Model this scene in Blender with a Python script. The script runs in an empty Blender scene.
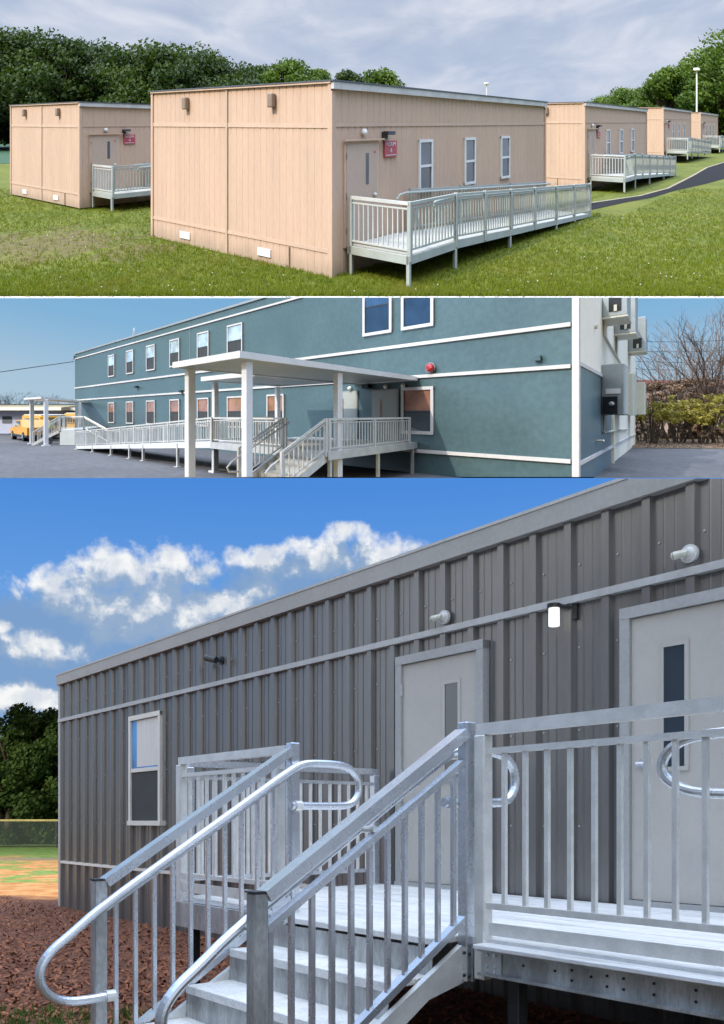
import bpy, bmesh, math, random
from mathutils import Vector, Matrix
random.seed(7)
PI = math.pi
SC = bpy.context.scene
COL = SC.collection
F = 870.0            # focal length of the one camera, in pixels of the 1024-high frame
HZ = 820.0           # row of the level horizon
CZ = 0.98            # camera height

# ------------------------------------------------------------------ the three sites
# Three school sites stand one above another on a rising hillside: the bronze unit on the level
# ground at the foot, the teal block on the next terrace, the tan classrooms on the top terrace.
class Site:
    def __init__(s, f, h, C, u, v, k, cuts=()):
        s.C = Vector(C); s.u = Vector(u).normalized(); s.v = Vector(v).normalized(); s.k = k
        m = F / f; g = (HZ - h) / F                       # how far the terrace stretches back, and its gradient
        s.L = Matrix(((k, 0, 0), (0, k*m, 0), (0, k*m*g, k)))
        s.R = Matrix((s.u, s.v, Vector((0, 0, 1)))).transposed()
        s.A = s.L @ s.R
        s.O = s.L @ s.C + Vector((0, 0, CZ))
        s.cuts = cuts                                     # terrace edges: (row, keep 'below' / 'above')
    def w(s, p): return s.O + s.A @ Vector(p)
    def loc(s, x, y, z=0.0):                              # site metres right / ahead of the viewpoint -> local
        return s.R.transposed() @ (Vector((x, y, 0)) - Vector((s.C.x, s.C.y, 0))) + Vector((0, 0, z))
S1 = Site(575, 122, (-.586, 11.24, -3.05), (.634, .774, 0), (-.774, .634, 0), 4.5)
S2 = Site(390, 414, (4.636, 8.41, -1.65), (-.781, .625, 0), (.625, .781, 0), 1.0, ((297.6, 'below'), (476.9, 'above')))
S3 = Site(870, 820, (-4.862, 14.1, -1.4), (.639, -.770, 0), (.770, .639, 0), .7, ())
S3B = Site(870, 820, (-4.862, 14.1, -1.4), (.639, -.770, 0), (.770, .639, 0), .7, ((478.6, 'below'),))
cur = S3
def use(s):
    global cur; cur = s

# ------------------------------------------------------------------ materials
def NT(name):
    m = bpy.data.materials.new(name); m.use_nodes = True
    nt = m.node_tree; return m, nt, nt.nodes['Principled BSDF']
class G:                                                  # tiny node helper
    def __init__(s, nt): s.nt = nt
    def n(s, t, **kw):
        x = s.nt.nodes.new(t)
        for k, v in kw.items(): setattr(x, k, v)
        return x
    def l(s, a, b): s.nt.links.new(a, b)
    def put(s, sock, v):
        if isinstance(v, bpy.types.NodeSocket): s.l(v, sock)
        else: sock.default_value = v
    def m(s, op, a, b=0.0, c=None, clamp=False):
        x = s.n('ShaderNodeMath', operation=op); x.use_clamp = clamp
        s.put(x.inputs[0], a); s.put(x.inputs[1], b)
        if c is not None: s.put(x.inputs[2], c)
        return x.outputs[0]
    def mix(s, f, a, b, blend='MIX'):
        x = s.n('ShaderNodeMix', data_type='RGBA', blend_type=blend)
        s.put(x.inputs[0], f)
        for i, v in ((6, a), (7, b)):
            if not isinstance(v, bpy.types.NodeSocket) and len(v) == 3: v = (*v, 1)
            s.put(x.inputs[i], v)
        return x.outputs[2]
    def noise(s, vec, scale, det=4, rough=.55, dist=0):
        x = s.n('ShaderNodeTexNoise'); s.l(vec, x.inputs['Vector'])
        x.inputs['Scale'].default_value = scale; x.inputs['Detail'].default_value = det
        x.inputs['Roughness'].default_value = rough; x.inputs['Distortion'].default_value = dist
        return x.outputs[0]
    def step(s, v, a, b):
        x = s.n('ShaderNodeMapRange'); x.interpolation_type = 'SMOOTHSTEP'
        s.put(x.inputs[0], v); x.inputs[1].default_value = a; x.inputs[2].default_value = b
        return x.outputs[0]
    def scalev(s, vec, sx, sy, sz):
        x = s.n('ShaderNodeMapping'); s.l(vec, x.inputs[0]); x.inputs['Scale'].default_value = (sx, sy, sz); return x.outputs[0]
    def lp(s):
        a = s.n('ShaderNodeAttribute', attribute_name='lp')
        o = s.n('ShaderNodeObjectInfo')
        add = s.n('ShaderNodeVectorMath', operation='ADD'); s.l(a.outputs['Vector'], add.inputs[0])
        c = s.n('ShaderNodeCombineXYZ'); s.put(c.inputs[0], s.m('MULTIPLY', o.outputs['Random'], 37.0)); s.l(c.outputs[0], add.inputs[1])
        return a.outputs['Vector'], add.outputs[0]
def sc(c, k): return tuple(min(1, x*k) for x in c)
def mat(name, col, rough=.6, metal=0, var=.12, scale=2.5, stretch=(1, 1, 1), bump=0.0, bscale=40, fine=.05, rvar=.1, spec=.5, dirt=None, dirtamt=.5, dscale=6, ribs=0, splash=None, cracks=0):
    m, nt, P = NT(name); g = G(nt)
    raw, v = g.lp(); v2 = g.scalev(v, *stretch)
    a = g.noise(v2, scale, 5); b = g.noise(v2, scale*14, 3)
    c = g.mix(g.step(a, .3, .7), sc(col, 1-var), sc(col, 1+var))
    c = g.mix(g.step(b, .3, .7), c, g.mix(1.0, c, (1-fine*2,)*3, 'MULTIPLY'))
    if dirt:
        d = g.noise(v2, dscale, 6, .65)
        c = g.mix(g.m('MULTIPLY', g.step(d, .52, .72), dirtamt), c, dirt)
    if splash:
        sz = g.n('ShaderNodeSeparateXYZ'); g.l(raw, sz.inputs[0])
        f = g.m('ADD', sz.outputs[2], g.m('MULTIPLY', g.noise(g.scalev(v, 3, 3, .6), 1.5, 5), -.55))
        c = g.mix(g.m('MULTIPLY', g.m('SUBTRACT', 1.0, g.step(f, -.28, .12)), .5), c, splash)
    if cracks:
        vo = g.n('ShaderNodeTexVoronoi', feature='DISTANCE_TO_EDGE'); g.l(g.scalev(v, .28, .28, .28), vo.inputs['Vector'])
        f = g.m('ADD', vo.outputs['Distance'], g.m('MULTIPLY', g.noise(v, 2.0, 5), .012))
        c = g.mix(g.m('MULTIPLY', g.m('SUBTRACT', 1.0, g.step(f, .006, .012)), cracks), c, (.03, .03, .035))
        c = g.mix(g.m('MULTIPLY', g.step(g.noise(v, .22, 5, .6), .5, .62), .35), c, (.065, .068, .08))
    g.l(c, P.inputs['Base Color'])
    g.put(P.inputs['Roughness'], g.m('ADD', g.m('MULTIPLY', a, rvar*2), rough - rvar))
    P.inputs['Metallic'].default_value = metal
    P.inputs['Specular IOR Level'].default_value = spec
    if bump:
        bn = g.n('ShaderNodeBump'); bn.inputs['Strength'].default_value = bump; bn.inputs['Distance'].default_value = .02
        hgt = g.noise(v2, bscale, 4)
        if ribs:
            sy = g.n('ShaderNodeSeparateXYZ'); g.l(raw, sy.inputs[0])
            hgt = g.m('ADD', g.m('MULTIPLY', hgt, .3), g.m('ABSOLUTE', g.m('SINE', g.m('MULTIPLY', sy.outputs[1], ribs)))); bn.inputs['Distance'].default_value = .006
        g.l(hgt, bn.inputs['Height']); g.l(bn.outputs[0], P.inputs['Normal'])
    return m
def foliage(name, c1, c2, c3, trans=.25):
    m, nt, P = NT(name); g = G(nt); raw, v = g.lp()
    at = g.n('ShaderNodeAttribute', attribute_name='tone')
    c = g.mix(at.outputs['Fac'], c1, c2)
    c = g.mix(g.m('MULTIPLY', g.step(g.noise(v, .55, 3), .5, .7), .8), c, c3)
    g.l(c, P.inputs['Base Color']); P.inputs['Roughness'].default_value = .6
    P.inputs['Specular IOR Level'].default_value = .08
    tr = g.n('ShaderNodeBsdfTranslucent'); g.l(g.mix(1.0, c, (1.3, 1.5, .6, 1), 'MULTIPLY'), tr.inputs[0])
    mx = g.n('ShaderNodeMixShader'); mx.inputs[0].default_value = trans
    out = nt.nodes['Material Output']; g.l(P.outputs[0], mx.inputs[1]); g.l(tr.outputs[0], mx.inputs[2]); g.l(mx.outputs[0], out.inputs[0])
    return m
def glass(name, col=(.02, .03, .04), rough=.04, stripes=None):
    m, nt, P = NT(name); g = G(nt); raw, v = g.lp()
    c = g.mix(g.step(g.noise(v, 1.5, 2), .3, .7), sc(col, .7), sc(col, 1.3))
    if stripes:
        w = g.n('ShaderNodeTexWave'); w.bands_direction = 'Z'; g.l(raw, w.inputs[0]); w.inputs['Scale'].default_value = stripes[0]
        c = g.mix(g.step(w.outputs[1], .3, .7), c, stripes[1])
    g.l(c, P.inputs['Base Color']); P.inputs['Roughness'].default_value = rough
    P.inputs['Specular IOR Level'].default_value = .9
    bn = g.n('ShaderNodeBump'); bn.inputs['Strength'].default_value = .15; bn.inputs['Distance'].default_value = .02
    g.l(g.noise(v, 1.2, 1), bn.inputs['Height']); g.l(bn.outputs[0], P.inputs['Normal'])
    return m

TAN = mat('tan_siding', (.52, .36, .255), .65, var=.05, scale=.9, stretch=(2, 2, .35), fine=.04, dirt=(.42, .29, .21), dirtamt=.35, dscale=2, splash=(.22, .17, .10))
TANT = mat('tan_trim', (.535, .375, .268), .6, var=.05, fine=.03)
TAND = mat('tan_door_paint', (.46, .335, .25), .5, var=.04)
GREYTAN = mat('grey_tan_vent', (.22, .16, .11), .6)
ALU1 = mat('grey_green_aluminium', (.36, .39, .35), .5, .2, var=.1)
ALU1W = mat('pale_aluminium', (.52, .53, .50), .5, .15, var=.08)
WHITE = mat('white_paint', (.70, .70, .69), .45, var=.04, fine=.03)
WHITE2 = mat('white_metal', (.68, .69, .71), .35, var=.04, fine=.03, dirt=(.55, .53, .5), dirtamt=.25)
ROOFD = mat('dark_roof_edge', (.06, .065, .07), .5, var=.2)
REDS = mat('red_sign', (.42, .03, .04), .4, var=.08)
BLACK = mat('black_plastic', (.015, .015, .016), .4, var=.2)
ALU = mat('galvanised_aluminium', (.62, .63, .62), .42, .35, var=.1, scale=5, fine=.08, bump=.1, bscale=60, dirt=(.38, .38, .36), dirtamt=.3)
ALUW = mat('bright_aluminium_deck', (.62, .62, .60), .45, .15, var=.08, scale=4, stretch=(.6, 3, 1), fine=.08, dirt=(.45, .44, .42), dirtamt=.35)
ALU3 = mat('brushed_aluminium_rail', (.66, .69, .73), .27, .72, var=.05, scale=7, fine=.03, bump=.05, bscale=90, rvar=.05, dirt=(.5, .53, .57), dirtamt=.12, dscale=5)
ALU3G = mat('galvanised_spangled_rail', (.80, .79, .75), .38, .35, var=.08, scale=9, fine=.05, bump=.1, bscale=110, dirt=(.68, .66, .60), dirtamt=.35, dscale=30)
DECK3 = mat('aluminium_plank', (.86, .86, .85), .42, .12, var=.10, scale=2.2, stretch=(.5, 4, 1), fine=.08, rvar=.15, dirt=(.50, .49, .47), dirtamt=.6, dscale=3, bump=.5, bscale=30, ribs=131)
TREAD3 = mat('aluminium_tread', (.84, .83, .80), .45, .15, var=.1, scale=5, fine=.08, dirt=(.5, .48, .44), dirtamt=.55, dscale=9, bump=.5, bscale=30, ribs=131)
BEAM3 = mat('weathered_aluminium_beam', (.50, .51, .50), .45, .6, var=.28, scale=3.5, stretch=(2.5, 1, .5), fine=.12, dirt=(.3, .29, .27), dirtamt=.6, dscale=5)
STEELD = mat('dark_steel', (.05, .055, .06), .5, .3, var=.2)
BRONZE = mat('bronze_ribbed_steel', (.185, .178, .170), .29, .5, var=.06, scale=1.2, stretch=(2, 1, .3), fine=.04, rvar=.06)
BRONZEB = mat('grey_steel_trim', (.42, .42, .41), .42, .1, var=.06, scale=2, dirt=(.28, .28, .27), dirtamt=.3)
FASC = mat('grey_fascia', (.34, .33, .31), .5, .1, var=.06, scale=2, dirt=(.27, .26, .24), dirtamt=.3)
DOOR3 = mat('beige_grey_door', (.43, .405, .365), .5, var=.05, scale=1.2, fine=.02, dirt=(.34, .33, .31), dirtamt=.25, dscale=3)
DOORF3 = mat('grey_door_frame', (.35, .35, .34), .45, var=.04)
WINF = mat('cream_window_frame', (.66, .64, .58), .45, var=.04)
TEAL = mat('teal_stucco', (.076, .136, .150), .34, var=.10, scale=.5, fine=.10, spec=.7, bump=.06, bscale=25, dirt=(.08, .138, .158), dirtamt=.5, dscale=1.6)
CREAM = mat('cream_and_sunlit_tone', (.90, .87, .74), .75, var=.03, fine=.04, bump=.2, bscale=25)  # end wall's sunlight put into the colour; plain cream on lamp heads and roof
TRIM2 = mat('off_white_trim', (.62, .61, .61), .55, var=.05)
DOOR2 = mat('grey_green_door', (.40, .43, .40), .5, var=.05)
ACM = mat('grey_cabinet_metal', (.34, .38, .40), .45, .2, var=.06)
ACL = mat('pale_cabinet_metal', (.56, .56, .47), .5, .1, var=.05)
REDB = mat('red_bell', (.45, .015, .02), .25, var=.1)
CONC = mat('pale_concrete', (.78, .78, .77), .7, var=.03, scale=1.5, fine=.03)
ASPH = mat('asphalt', (.105, .108, .12), .85, var=.16, scale=.35, fine=.16, bump=.3, bscale=60, dirt=(.15, .15, .16), dirtamt=.5, dscale=1.3, cracks=.6)
PATHM = mat('dark_asphalt_path', (.022, .022, .025), .95, spec=.1, var=.15, scale=.7, fine=.15)
YEL = mat('school_bus_yellow', (.80, .42, .02), .35, var=.05)
ORG = mat('orange_yellow_paint', (.78, .38, .02), .35, var=.06)
RUB = mat('tyre_rubber', (.02, .02, .02), .8)
SKIN = mat('skin', (.45, .27, .19), .6)
VEST = mat('hi_vis_vest', (.62, .80, .05), .6)
BARKD = mat('dark_bark', (.07, .05, .035), .9, var=.3, scale=6, bump=.5)
BARKG = mat('grey_brown_bark', (.16, .12, .10), .9, var=.25, scale=6)
REDROOF = mat('red_brown_roof', (.34, .09, .08), .7, var=.2, scale=.6)
BRICKY = mat('dull_pink_wall', (.46, .36, .33), .8, var=.15)
GLD = glass('dark_window_glass')
SCREEN = mat('insect_screen', (.045, .05, .052), .6, var=.15, spec=.3)
GLB = glass('painted_blue_sky_glass', (.035, .085, .19), .10)  # sky reflection put into the pane colour
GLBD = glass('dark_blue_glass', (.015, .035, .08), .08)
GLS = glass('painted_clear_sky_glass', (.08, .24, .50), .08)  # reflected sky is painted as the blue of this pane
GLBL = glass('glass_with_blinds', (.10, .13, .16), .12, (14, (.03, .045, .06)))
GLW = glass('painted_bright_sky_glass', (.42, .55, .66), .15)  # pale colour stands for bright sky mirrored in the upper panes
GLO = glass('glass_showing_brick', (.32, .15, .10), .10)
CURT = mat('white_curtain', (.62, .62, .6), .8, var=.1, scale=9, stretch=(6, 6, .1))
LEAF1 = foliage('dark_oak_leaves', (.016, .036, .009), (.075, .115, .025), (.028, .055, .014))
LEAF2 = foliage('fresh_green_leaves', (.03, .07, .010), (.14, .21, .028), (.07, .12, .016))
LEAF3 = foliage('deep_green_leaves', (.014, .038, .012), (.080, .125, .032), (.03, .065, .018), .12)
HEDG = foliage('yellow_green_hedge', (.15, .13, .03), (.42, .36, .09), (.20, .18, .05))
BRUSH = foliage('brown_brush', (.10, .07, .05), (.34, .23, .17), (.16, .11, .08), .1)
CREEP = foliage('dry_grass_blades', (.22, .17, .06), (.30, .24, .10), (.2, .2, .07))
def grassmat(name, c1, c2, c3):
    m = foliage(name, c1, c2, c3, .3); return m
BLADE = grassmat('grass_blades', (.055, .095, .007), (.23, .26, .022), (.18, .18, .022))

# ------------------------------------------------------------------ mesh helpers
class MB:
    def __init__(s): s.v = []; s.f = []; s.t = None
    def box(s, a0, a1, b0, b1, c0, c1):
        i = len(s.v)
        s.v += [(a0, b0, c0), (a1, b0, c0), (a1, b1, c0), (a0, b1, c0), (a0, b0, c1), (a1, b0, c1), (a1, b1, c1), (a0, b1, c1)]
        s.f += [tuple(i+j for j in q) for q in ((0, 3, 2, 1), (4, 5, 6, 7), (0, 1, 5, 4), (1, 2, 6, 5), (2, 3, 7, 6), (3, 0, 4, 7))]
        return s
    def bbox(s, a0, a1, b0, b1, c0, c1, r=.006):          # box with chamfered edges
        bm = bmesh.new(); bmesh.ops.create_cube(bm, size=1)
        for w in bm.verts: w.co = Vector(((a0+a1)/2 + w.co.x*(a1-a0), (b0+b1)/2 + w.co.y*(b1-b0), (c0+c1)/2 + w.co.z*(c1-c0)))
        bmesh.ops.bevel(bm, geom=list(bm.edges), offset=min(r, .45*min(abs(a1-a0), abs(b1-b0), abs(c1-c0))), segments=1, affect='EDGES')
        i = len(s.v); bm.verts.ensure_lookup_table()
        s.v += [tuple(w.co) for w in bm.verts]; s.f += [tuple(i+w.index for w in f.verts) for f in bm.faces]; bm.free(); return s
    def beam(s, p, q, w, h, up=(0, 0, 1)):                # rectangular bar from p to q (centre line)
        p = Vector(p); q = Vector(q); d = (q-p).normalized(); up = Vector(up)
        a = d.cross(up)
        if a.length < 1e-4: a = d.cross(Vector((1, 0, 0)))
        a.normalize(); b = a.cross(d).normalized()
        i = len(s.v)
        for c in (p, q):
            for x, y in ((-1, -1), (1, -1), (1, 1), (-1, 1)): s.v.append(tuple(c + a*x*w/2 + b*y*h/2))
        s.f += [tuple(i+j for j in t) for t in ((0, 1, 2, 3), (7, 6, 5, 4), (0, 4, 5, 1), (1, 5, 6, 2), (2, 6, 7, 3), (3, 7, 4, 0))]
        return s
    def tube(s, pts, r, n=8, r2=None, cap=True):
        pts = [Vector(p) for p in pts]; base = len(s.v); prev = None
        for k, p in enumerate(pts):
            d = (pts[min(k+1, len(pts)-1)] - pts[max(k-1, 0)]).normalized()
            if prev is None:
                a = d.cross(Vector((0, 0, 1)))
                if a.length < 1e-3: a = d.cross(Vector((1, 0, 0)))
            else: a = prev - d*prev.dot(d)
            a.normalize(); prev = a; b = d.cross(a)
            rr = r if r2 is None else r + (r2-r)*k/(len(pts)-1)
            for j in range(n):
                t = 2*PI*j/n; s.v.append(tuple(p + (a*math.cos(t) + b*math.sin(t))*rr))
        for k in range(len(pts)-1):
            for j in range(n):
                x = base+k*n; s.f.append((x+j, x+(j+1) % n, x+n+(j+1) % n, x+n+j))
        if cap:
            s.f.append(tuple(base+j for j in range(n))[::-1]); s.f.append(tuple(base+(len(pts)-1)*n+j for j in range(n)))
        return s
    def prism(s, poly, axis, a, b):                       # poly in the two other axes, extruded along axis a..b
        n = len(poly); i = len(s.v)
        for t in (a, b):
            for x, y in poly: s.v.append({'u': (t, x, y), 'v': (x, t, y), 'z': (x, y, t)}[axis])
        s.f.append(tuple(i+j for j in range(n))[::-1]); s.f.append(tuple(i+n+j for j in range(n)))
        for j in range(n): s.f.append((i+j, i+(j+1) % n, i+n+(j+1) % n, i+n+j))
        return s
    def strip(s, org, dr, nrm, prof, z0, z1):             # upright wall surface with a swept profile [(along, out)]
        org = Vector(org); dr = Vector(dr); nrm = Vector(nrm); i = len(s.v)
        for a, d in prof:
            p = org + dr*a + nrm*d
            for z in (z0(a) if callable(z0) else z0, z1(a) if callable(z1) else z1): s.v.append((p.x, p.y, z))
        for j in range(len(prof)-1): s.f.append((i+2*j, i+2*j+2, i+2*j+3, i+2*j+1))
        return s
    def disc(s, c, axis, r, d, n=16):
        c = Vector(c); ax = Vector(axis).normalized(); return s.tube([c, c+ax*d], r, n)
    def dome(s, c, axis, r, d, n=14, k=4):
        c = Vector(c); ax = Vector(axis).normalized(); a = ax.cross(Vector((0, 0, 1)))
        if a.length < .01: a = Vector((1, 0, 0))
        a.normalize(); b = ax.cross(a); i = len(s.v)
        for m in range(k):
            t = m/k*PI/2
            for j in range(n):
                q = 2*PI*j/n; s.v.append(tuple(c + ax*d*math.sin(t) + (a*math.cos(q)+b*math.sin(q))*r*math.cos(t)))
        s.v.append(tuple(c+ax*d)); top = len(s.v)-1
        for m in range(k-1):
            for j in range(n): s.f.append((i+m*n+j, i+m*n+(j+1) % n, i+(m+1)*n+(j+1) % n, i+(m+1)*n+j))
        for j in range(n): s.f.append((i+(k-1)*n+j, i+(k-1)*n+(j+1) % n, top))
        s.f.append(tuple(i+j for j in range(n))[::-1]); return s
    def build(s, name, m, parent=None, base=None, smooth=False, flip=True):
        site = cur
        if parent is not None: org = Vector(parent['wb'])
        else: org = site.w(base if base is not None else (0, 0, 0))
        me = bpy.data.meshes.new(name)
        ws = [site.w(p) - org for p in s.v]
        me.from_pydata(ws, [], s.f); me.validate()
        at = me.attributes.new('lp', 'FLOAT_VECTOR', 'POINT')
        if len(at.data) == len(s.v): at.data.foreach_set('vector', [c for p in s.v for c in p])
        if s.t: me.attributes.new('tone', 'FLOAT', 'FACE').data.foreach_set('value', s.t)
        if flip:
            bm = bmesh.new(); bm.from_mesh(me)
            bmesh.ops.recalc_face_normals(bm, faces=bm.faces)
            cam = Vector((0, 0, CZ)) - org
            for row, keep in site.cuts:
                S = (HZ-row)/F; no = Vector((0, -S, 1))
                ds = [(v.co-cam).dot(no) for v in bm.verts]
                if not ds: break
                if keep == 'below' and max(ds) > 0 or keep == 'above' and min(ds) < 0:
                    r = bmesh.ops.bisect_plane(bm, geom=bm.verts[:]+bm.edges[:]+bm.faces[:], dist=1e-5, plane_co=cam, plane_no=no, clear_outer=keep == 'below', clear_inner=keep == 'above')
                    ed = [e for e in r['geom_cut'] if isinstance(e, bmesh.types.BMEdge)]
                    if ed:
                        try: bmesh.ops.holes_fill(bm, edges=ed, sides=0)
                        except Exception: pass
            empty = not bm.faces
            bm.to_mesh(me); bm.free()
            if empty: return None
        if smooth: me.polygons.foreach_set('use_smooth', [True]*len(me.polygons))
        me.materials.append(m)
        o = bpy.data.objects.new(name, me); COL.objects.link(o)
        if parent is not None: o.parent = parent; o['wb'] = parent['wb']
        else: o.location = org; o['wb'] = tuple(org)
        return o
def thing(name, label, cat, base=(0, 0, 0), group=None):
    o = bpy.data.objects.new(name, None); COL.objects.link(o); w = cur.w(base)
    o.location = w; o['wb'] = tuple(w); o.empty_display_size = .2
    return tag(o, label, cat, group)
def tag(o, label=None, cat=None, group=None, kind=None):
    for k, v in (('label', label), ('category', cat), ('group', group), ('kind', kind)):
        if v: o[k] = v
    return o
def dup(root, t, label=None, s=1.0, group=None, rel=True):
    d = cur.A @ Vector(t)
    def cp(o, par):
        c = o.copy(); COL.objects.link(c)
        if par is not None: c.parent = par
        for ch in kids.get(o.name, []): cp(ch, c)
        return c
    kids = {}
    for o in bpy.data.objects:
        if o.parent: kids.setdefault(o.parent.name, []).append(o)
    r = cp(root, None); r.location = Vector(root.location) + d; r.scale = (s, s, s)
    if label: r['label'] = label
    if group: r['group'] = group
    return r
def box(name, m, parent, *a, bev=.0):
    return (MB().bbox(*a, r=bev) if bev else MB().box(*a)).build(name, m, parent)
def text_faces(s, size):
    c = bpy.data.curves.new('lettering', 'FONT'); c.body = s; c.size = size; c.align_x = 'CENTER'; c.align_y = 'CENTER'; c.extrude = .004
    o = bpy.data.objects.new('lettering', c); COL.objects.link(o)
    me = bpy.data.meshes.new_from_object(o.evaluated_get(bpy.context.evaluated_depsgraph_get()))
    vs = [tuple(v.co) for v in me.vertices]; fs = [tuple(p.vertices) for p in me.polygons]
    bpy.data.objects.remove(o); bpy.data.curves.remove(c); bpy.data.meshes.remove(me); return vs, fs
def lettering(strings, m, parent, cu, v, z, mirror=1):
    b = MB()
    for s, size, dz in strings:
        vs, fs = text_faces(s, size); i = len(b.v)
        b.v += [(cu + x*mirror, v - zz, z + dz + y) for x, y, zz in vs]; b.f += [tuple(i+j for j in f) for f in fs]
    return b.build('lettering', m, parent)

# ------------------------------------------------------------------ vegetation
def leafcloud(b, centres, n, size, flat=.8):
    b.t = b.t or []
    tot = sum(r**2 for c, r, q in centres)
    for c, r, q in centres:
        k = int(n*r**2/tot); cx, cy, cz = c
        for _ in range(k):
            d = Vector((random.gauss(0, 1), random.gauss(0, 1), random.gauss(0, 1))).normalized()
            rr = r*(random.random()**.35)*(.85+.3*random.random())
            p = Vector((cx+d.x*rr, cy+d.y*rr, cz+d.z*rr*flat))
            a = Vector((random.gauss(0, 1), random.gauss(0, 1), random.gauss(0, 1))).normalized(); a2 = (a+d*.9).normalized()
            t = a2.orthogonal().normalized(); s2 = a2.cross(t); sz = size*(.6+.8*random.random())
            i = len(b.v)
            b.v += [tuple(p+t*sz), tuple(p+s2*sz*.6), tuple(p-t*sz), tuple(p-s2*sz*.6)]; b.f.append((i, i+1, i+2, i+3))
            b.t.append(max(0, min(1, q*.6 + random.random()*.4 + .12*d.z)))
def tree(name, label, cat, base, H, W, leaf, bark=BARKD, n=6000, size=.3, low=.25, group=None, clumps=26):
    r = thing(name, label, cat, base, group); bu, bv, bz = base
    t = MB(); top = Vector((bu + random.uniform(-.3, .3), bv, bz + H*.8))
    t.tube([(bu, bv, bz-.3), (bu+.05*W, bv, bz+H*.3), top], W*.055+.06, 7, .04)
    cs = []
    for i in range(clumps):
        a = random.uniform(0, 2*PI); zz = random.uniform(low, .93); 
        prof = math.sin(PI*min(1, max(.08, (zz-low*.8)/(1.04-low*.8)))**.75)
        rad = W*.5*prof*random.uniform(.35, 1)
        c = (bu+math.cos(a)*rad, bv+math.sin(a)*rad, bz+H*zz)
        cs.append((c, W*random.uniform(.07, .19), random.random()))
        if i % 3 == 0: t.tube([(bu, bv, bz+H*max(.15, zz-.3)), ((bu+c[0])/2, (bv+c[1])/2, bz+H*(zz-.12)), c], W*.02+.02, 5, .02)
    t.build('trunk', bark, r, smooth=True)
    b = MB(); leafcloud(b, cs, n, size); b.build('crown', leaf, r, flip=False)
    return r
def bare_tree(name, label, base, H, n0, seed, group=None, bark=BARKG, spread=.55):
    random.seed(seed); r = thing(name, label, 'tree', base, group); b = MB(); base = Vector(base)
    def grow(p, d, L, rad, lev):
        q = p + d*L; m = p + d*L*.5 + Vector((random.uniform(-1, 1), random.uniform(-1, 1), random.uniform(-.3, .5)))*L*.06
        b.tube([p, m, q], rad, 4 if lev < 2 else 3, rad*.62, cap=False)
        if lev >= 5: return
        for k in range(random.choice((2, 2, 3))):
            dd = (d + Vector((random.gauss(0, 1), random.gauss(0, 1), random.uniform(-.2, .6)))*spread*.62).normalized()
            grow(q if k else m.lerp(q, .8), dd, L*random.uniform(.6, .84), rad*.62, lev+1)
    for k in range(n0):
        a = random.uniform(0, 2*PI)
        grow(base, Vector((math.cos(a)*.34, math.sin(a)*.34, 1)).normalized(), H*.28*random.uniform(.85, 1.15), H*.0095, 0)
    b.build('branches', bark, r, flip=False)
    return r
def tufts(name, m, label, cat, pts, h, per=3, w=.012):
    b = MB(); b.t = []
    for (u, v, z) in pts:
        tone = random.random()
        for _ in range(per):
            a = random.uniform(0, PI); hh = h*random.uniform(.5, 1.2); le = h*.55
            du, dv = math.cos(a)*w, math.sin(a)*w; ou, ov = random.gauss(0, le*.6), random.gauss(0, le*.6)
            x, y = u+random.gauss(0, w*2.5), v+random.gauss(0, w*2.5); i = len(b.v)
            b.v += [(x-du, y-dv, z), (x+du, y+dv, z), (x+ou, y+ov, z+hh)]; b.f.append((i, i+1, i+2)); b.t.append(min(1, tone*.6+random.random()*.5))
    o = b.build(name, m, None, flip=False); tag(o, label, cat, kind='stuff'); return o

exec_parts = []
# ================================================================== SITE 3 : bronze unit with aluminium deck
use(S3)
def ground_mat3():
    m, nt, P = NT('dirt_and_grass'); g = G(nt); raw, v = g.lp()
    sp = g.n('ShaderNodeSeparateXYZ'); g.l(raw, sp.inputs[0])
    y = g.m('ADD', g.m('ADD', g.m('MULTIPLY', sp.outputs[0], -.770), g.m('MULTIPLY', sp.outputs[1], .639)), 14.1)
    yn = g.m('ADD', y, g.m('MULTIPLY', g.m('SUBTRACT', g.noise(raw, .35, 4), .5), 7.0))
    mul = g.mix(g.step(g.noise(raw, 9, 6, .75), .35, .65), (.105, .038, .022), (.25, .100, .052))
    dirt = g.mix(g.step(g.noise(raw, 1.6, 6, .7), .35, .65), (.62, .21, .045), (.88, .45, .17))
    grass = g.mix(g.step(g.noise(raw, 2.5, 6, .7), .3, .7), (.13, .25, .04), (.34, .50, .11))
    c = g.mix(g.step(yn, 15.2, 16.6), mul, dirt)
    patch = g.m('MULTIPLY', g.step(g.noise(raw, .55, 5, .7), .47, .57), g.step(y, 17.5, 20))
    c = g.mix(patch, c, grass)
    c = g.mix(g.step(yn, 33, 35), c, grass)
    track = g.m('MULTIPLY', g.step(y, 29.5, 30.5), g.m('SUBTRACT', 1.0, g.step(y, 32, 33)))
    c = g.mix(g.m('MULTIPLY', track, .7), c, (.30, .25, .17))
    near = g.m('MULTIPLY', g.m('SUBTRACT', 1.0, g.step(y, 5.2, 6.2)), g.step(g.noise(raw, 1.1, 4), .47, .56))
    c = g.mix(near, c, (.05, .10, .02))
    g.l(c, P.inputs['Base Color']); P.inputs['Roughness'].default_value = .95
    bn = g.n('ShaderNodeBump'); bn.inputs['Strength'].default_value = .8; bn.inputs['Distance'].default_value = .06
    g.l(g.noise(raw, 14, 6, .75), bn.inputs['Height']); g.l(bn.outputs[0], P.inputs['Normal'])
    return m
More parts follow.
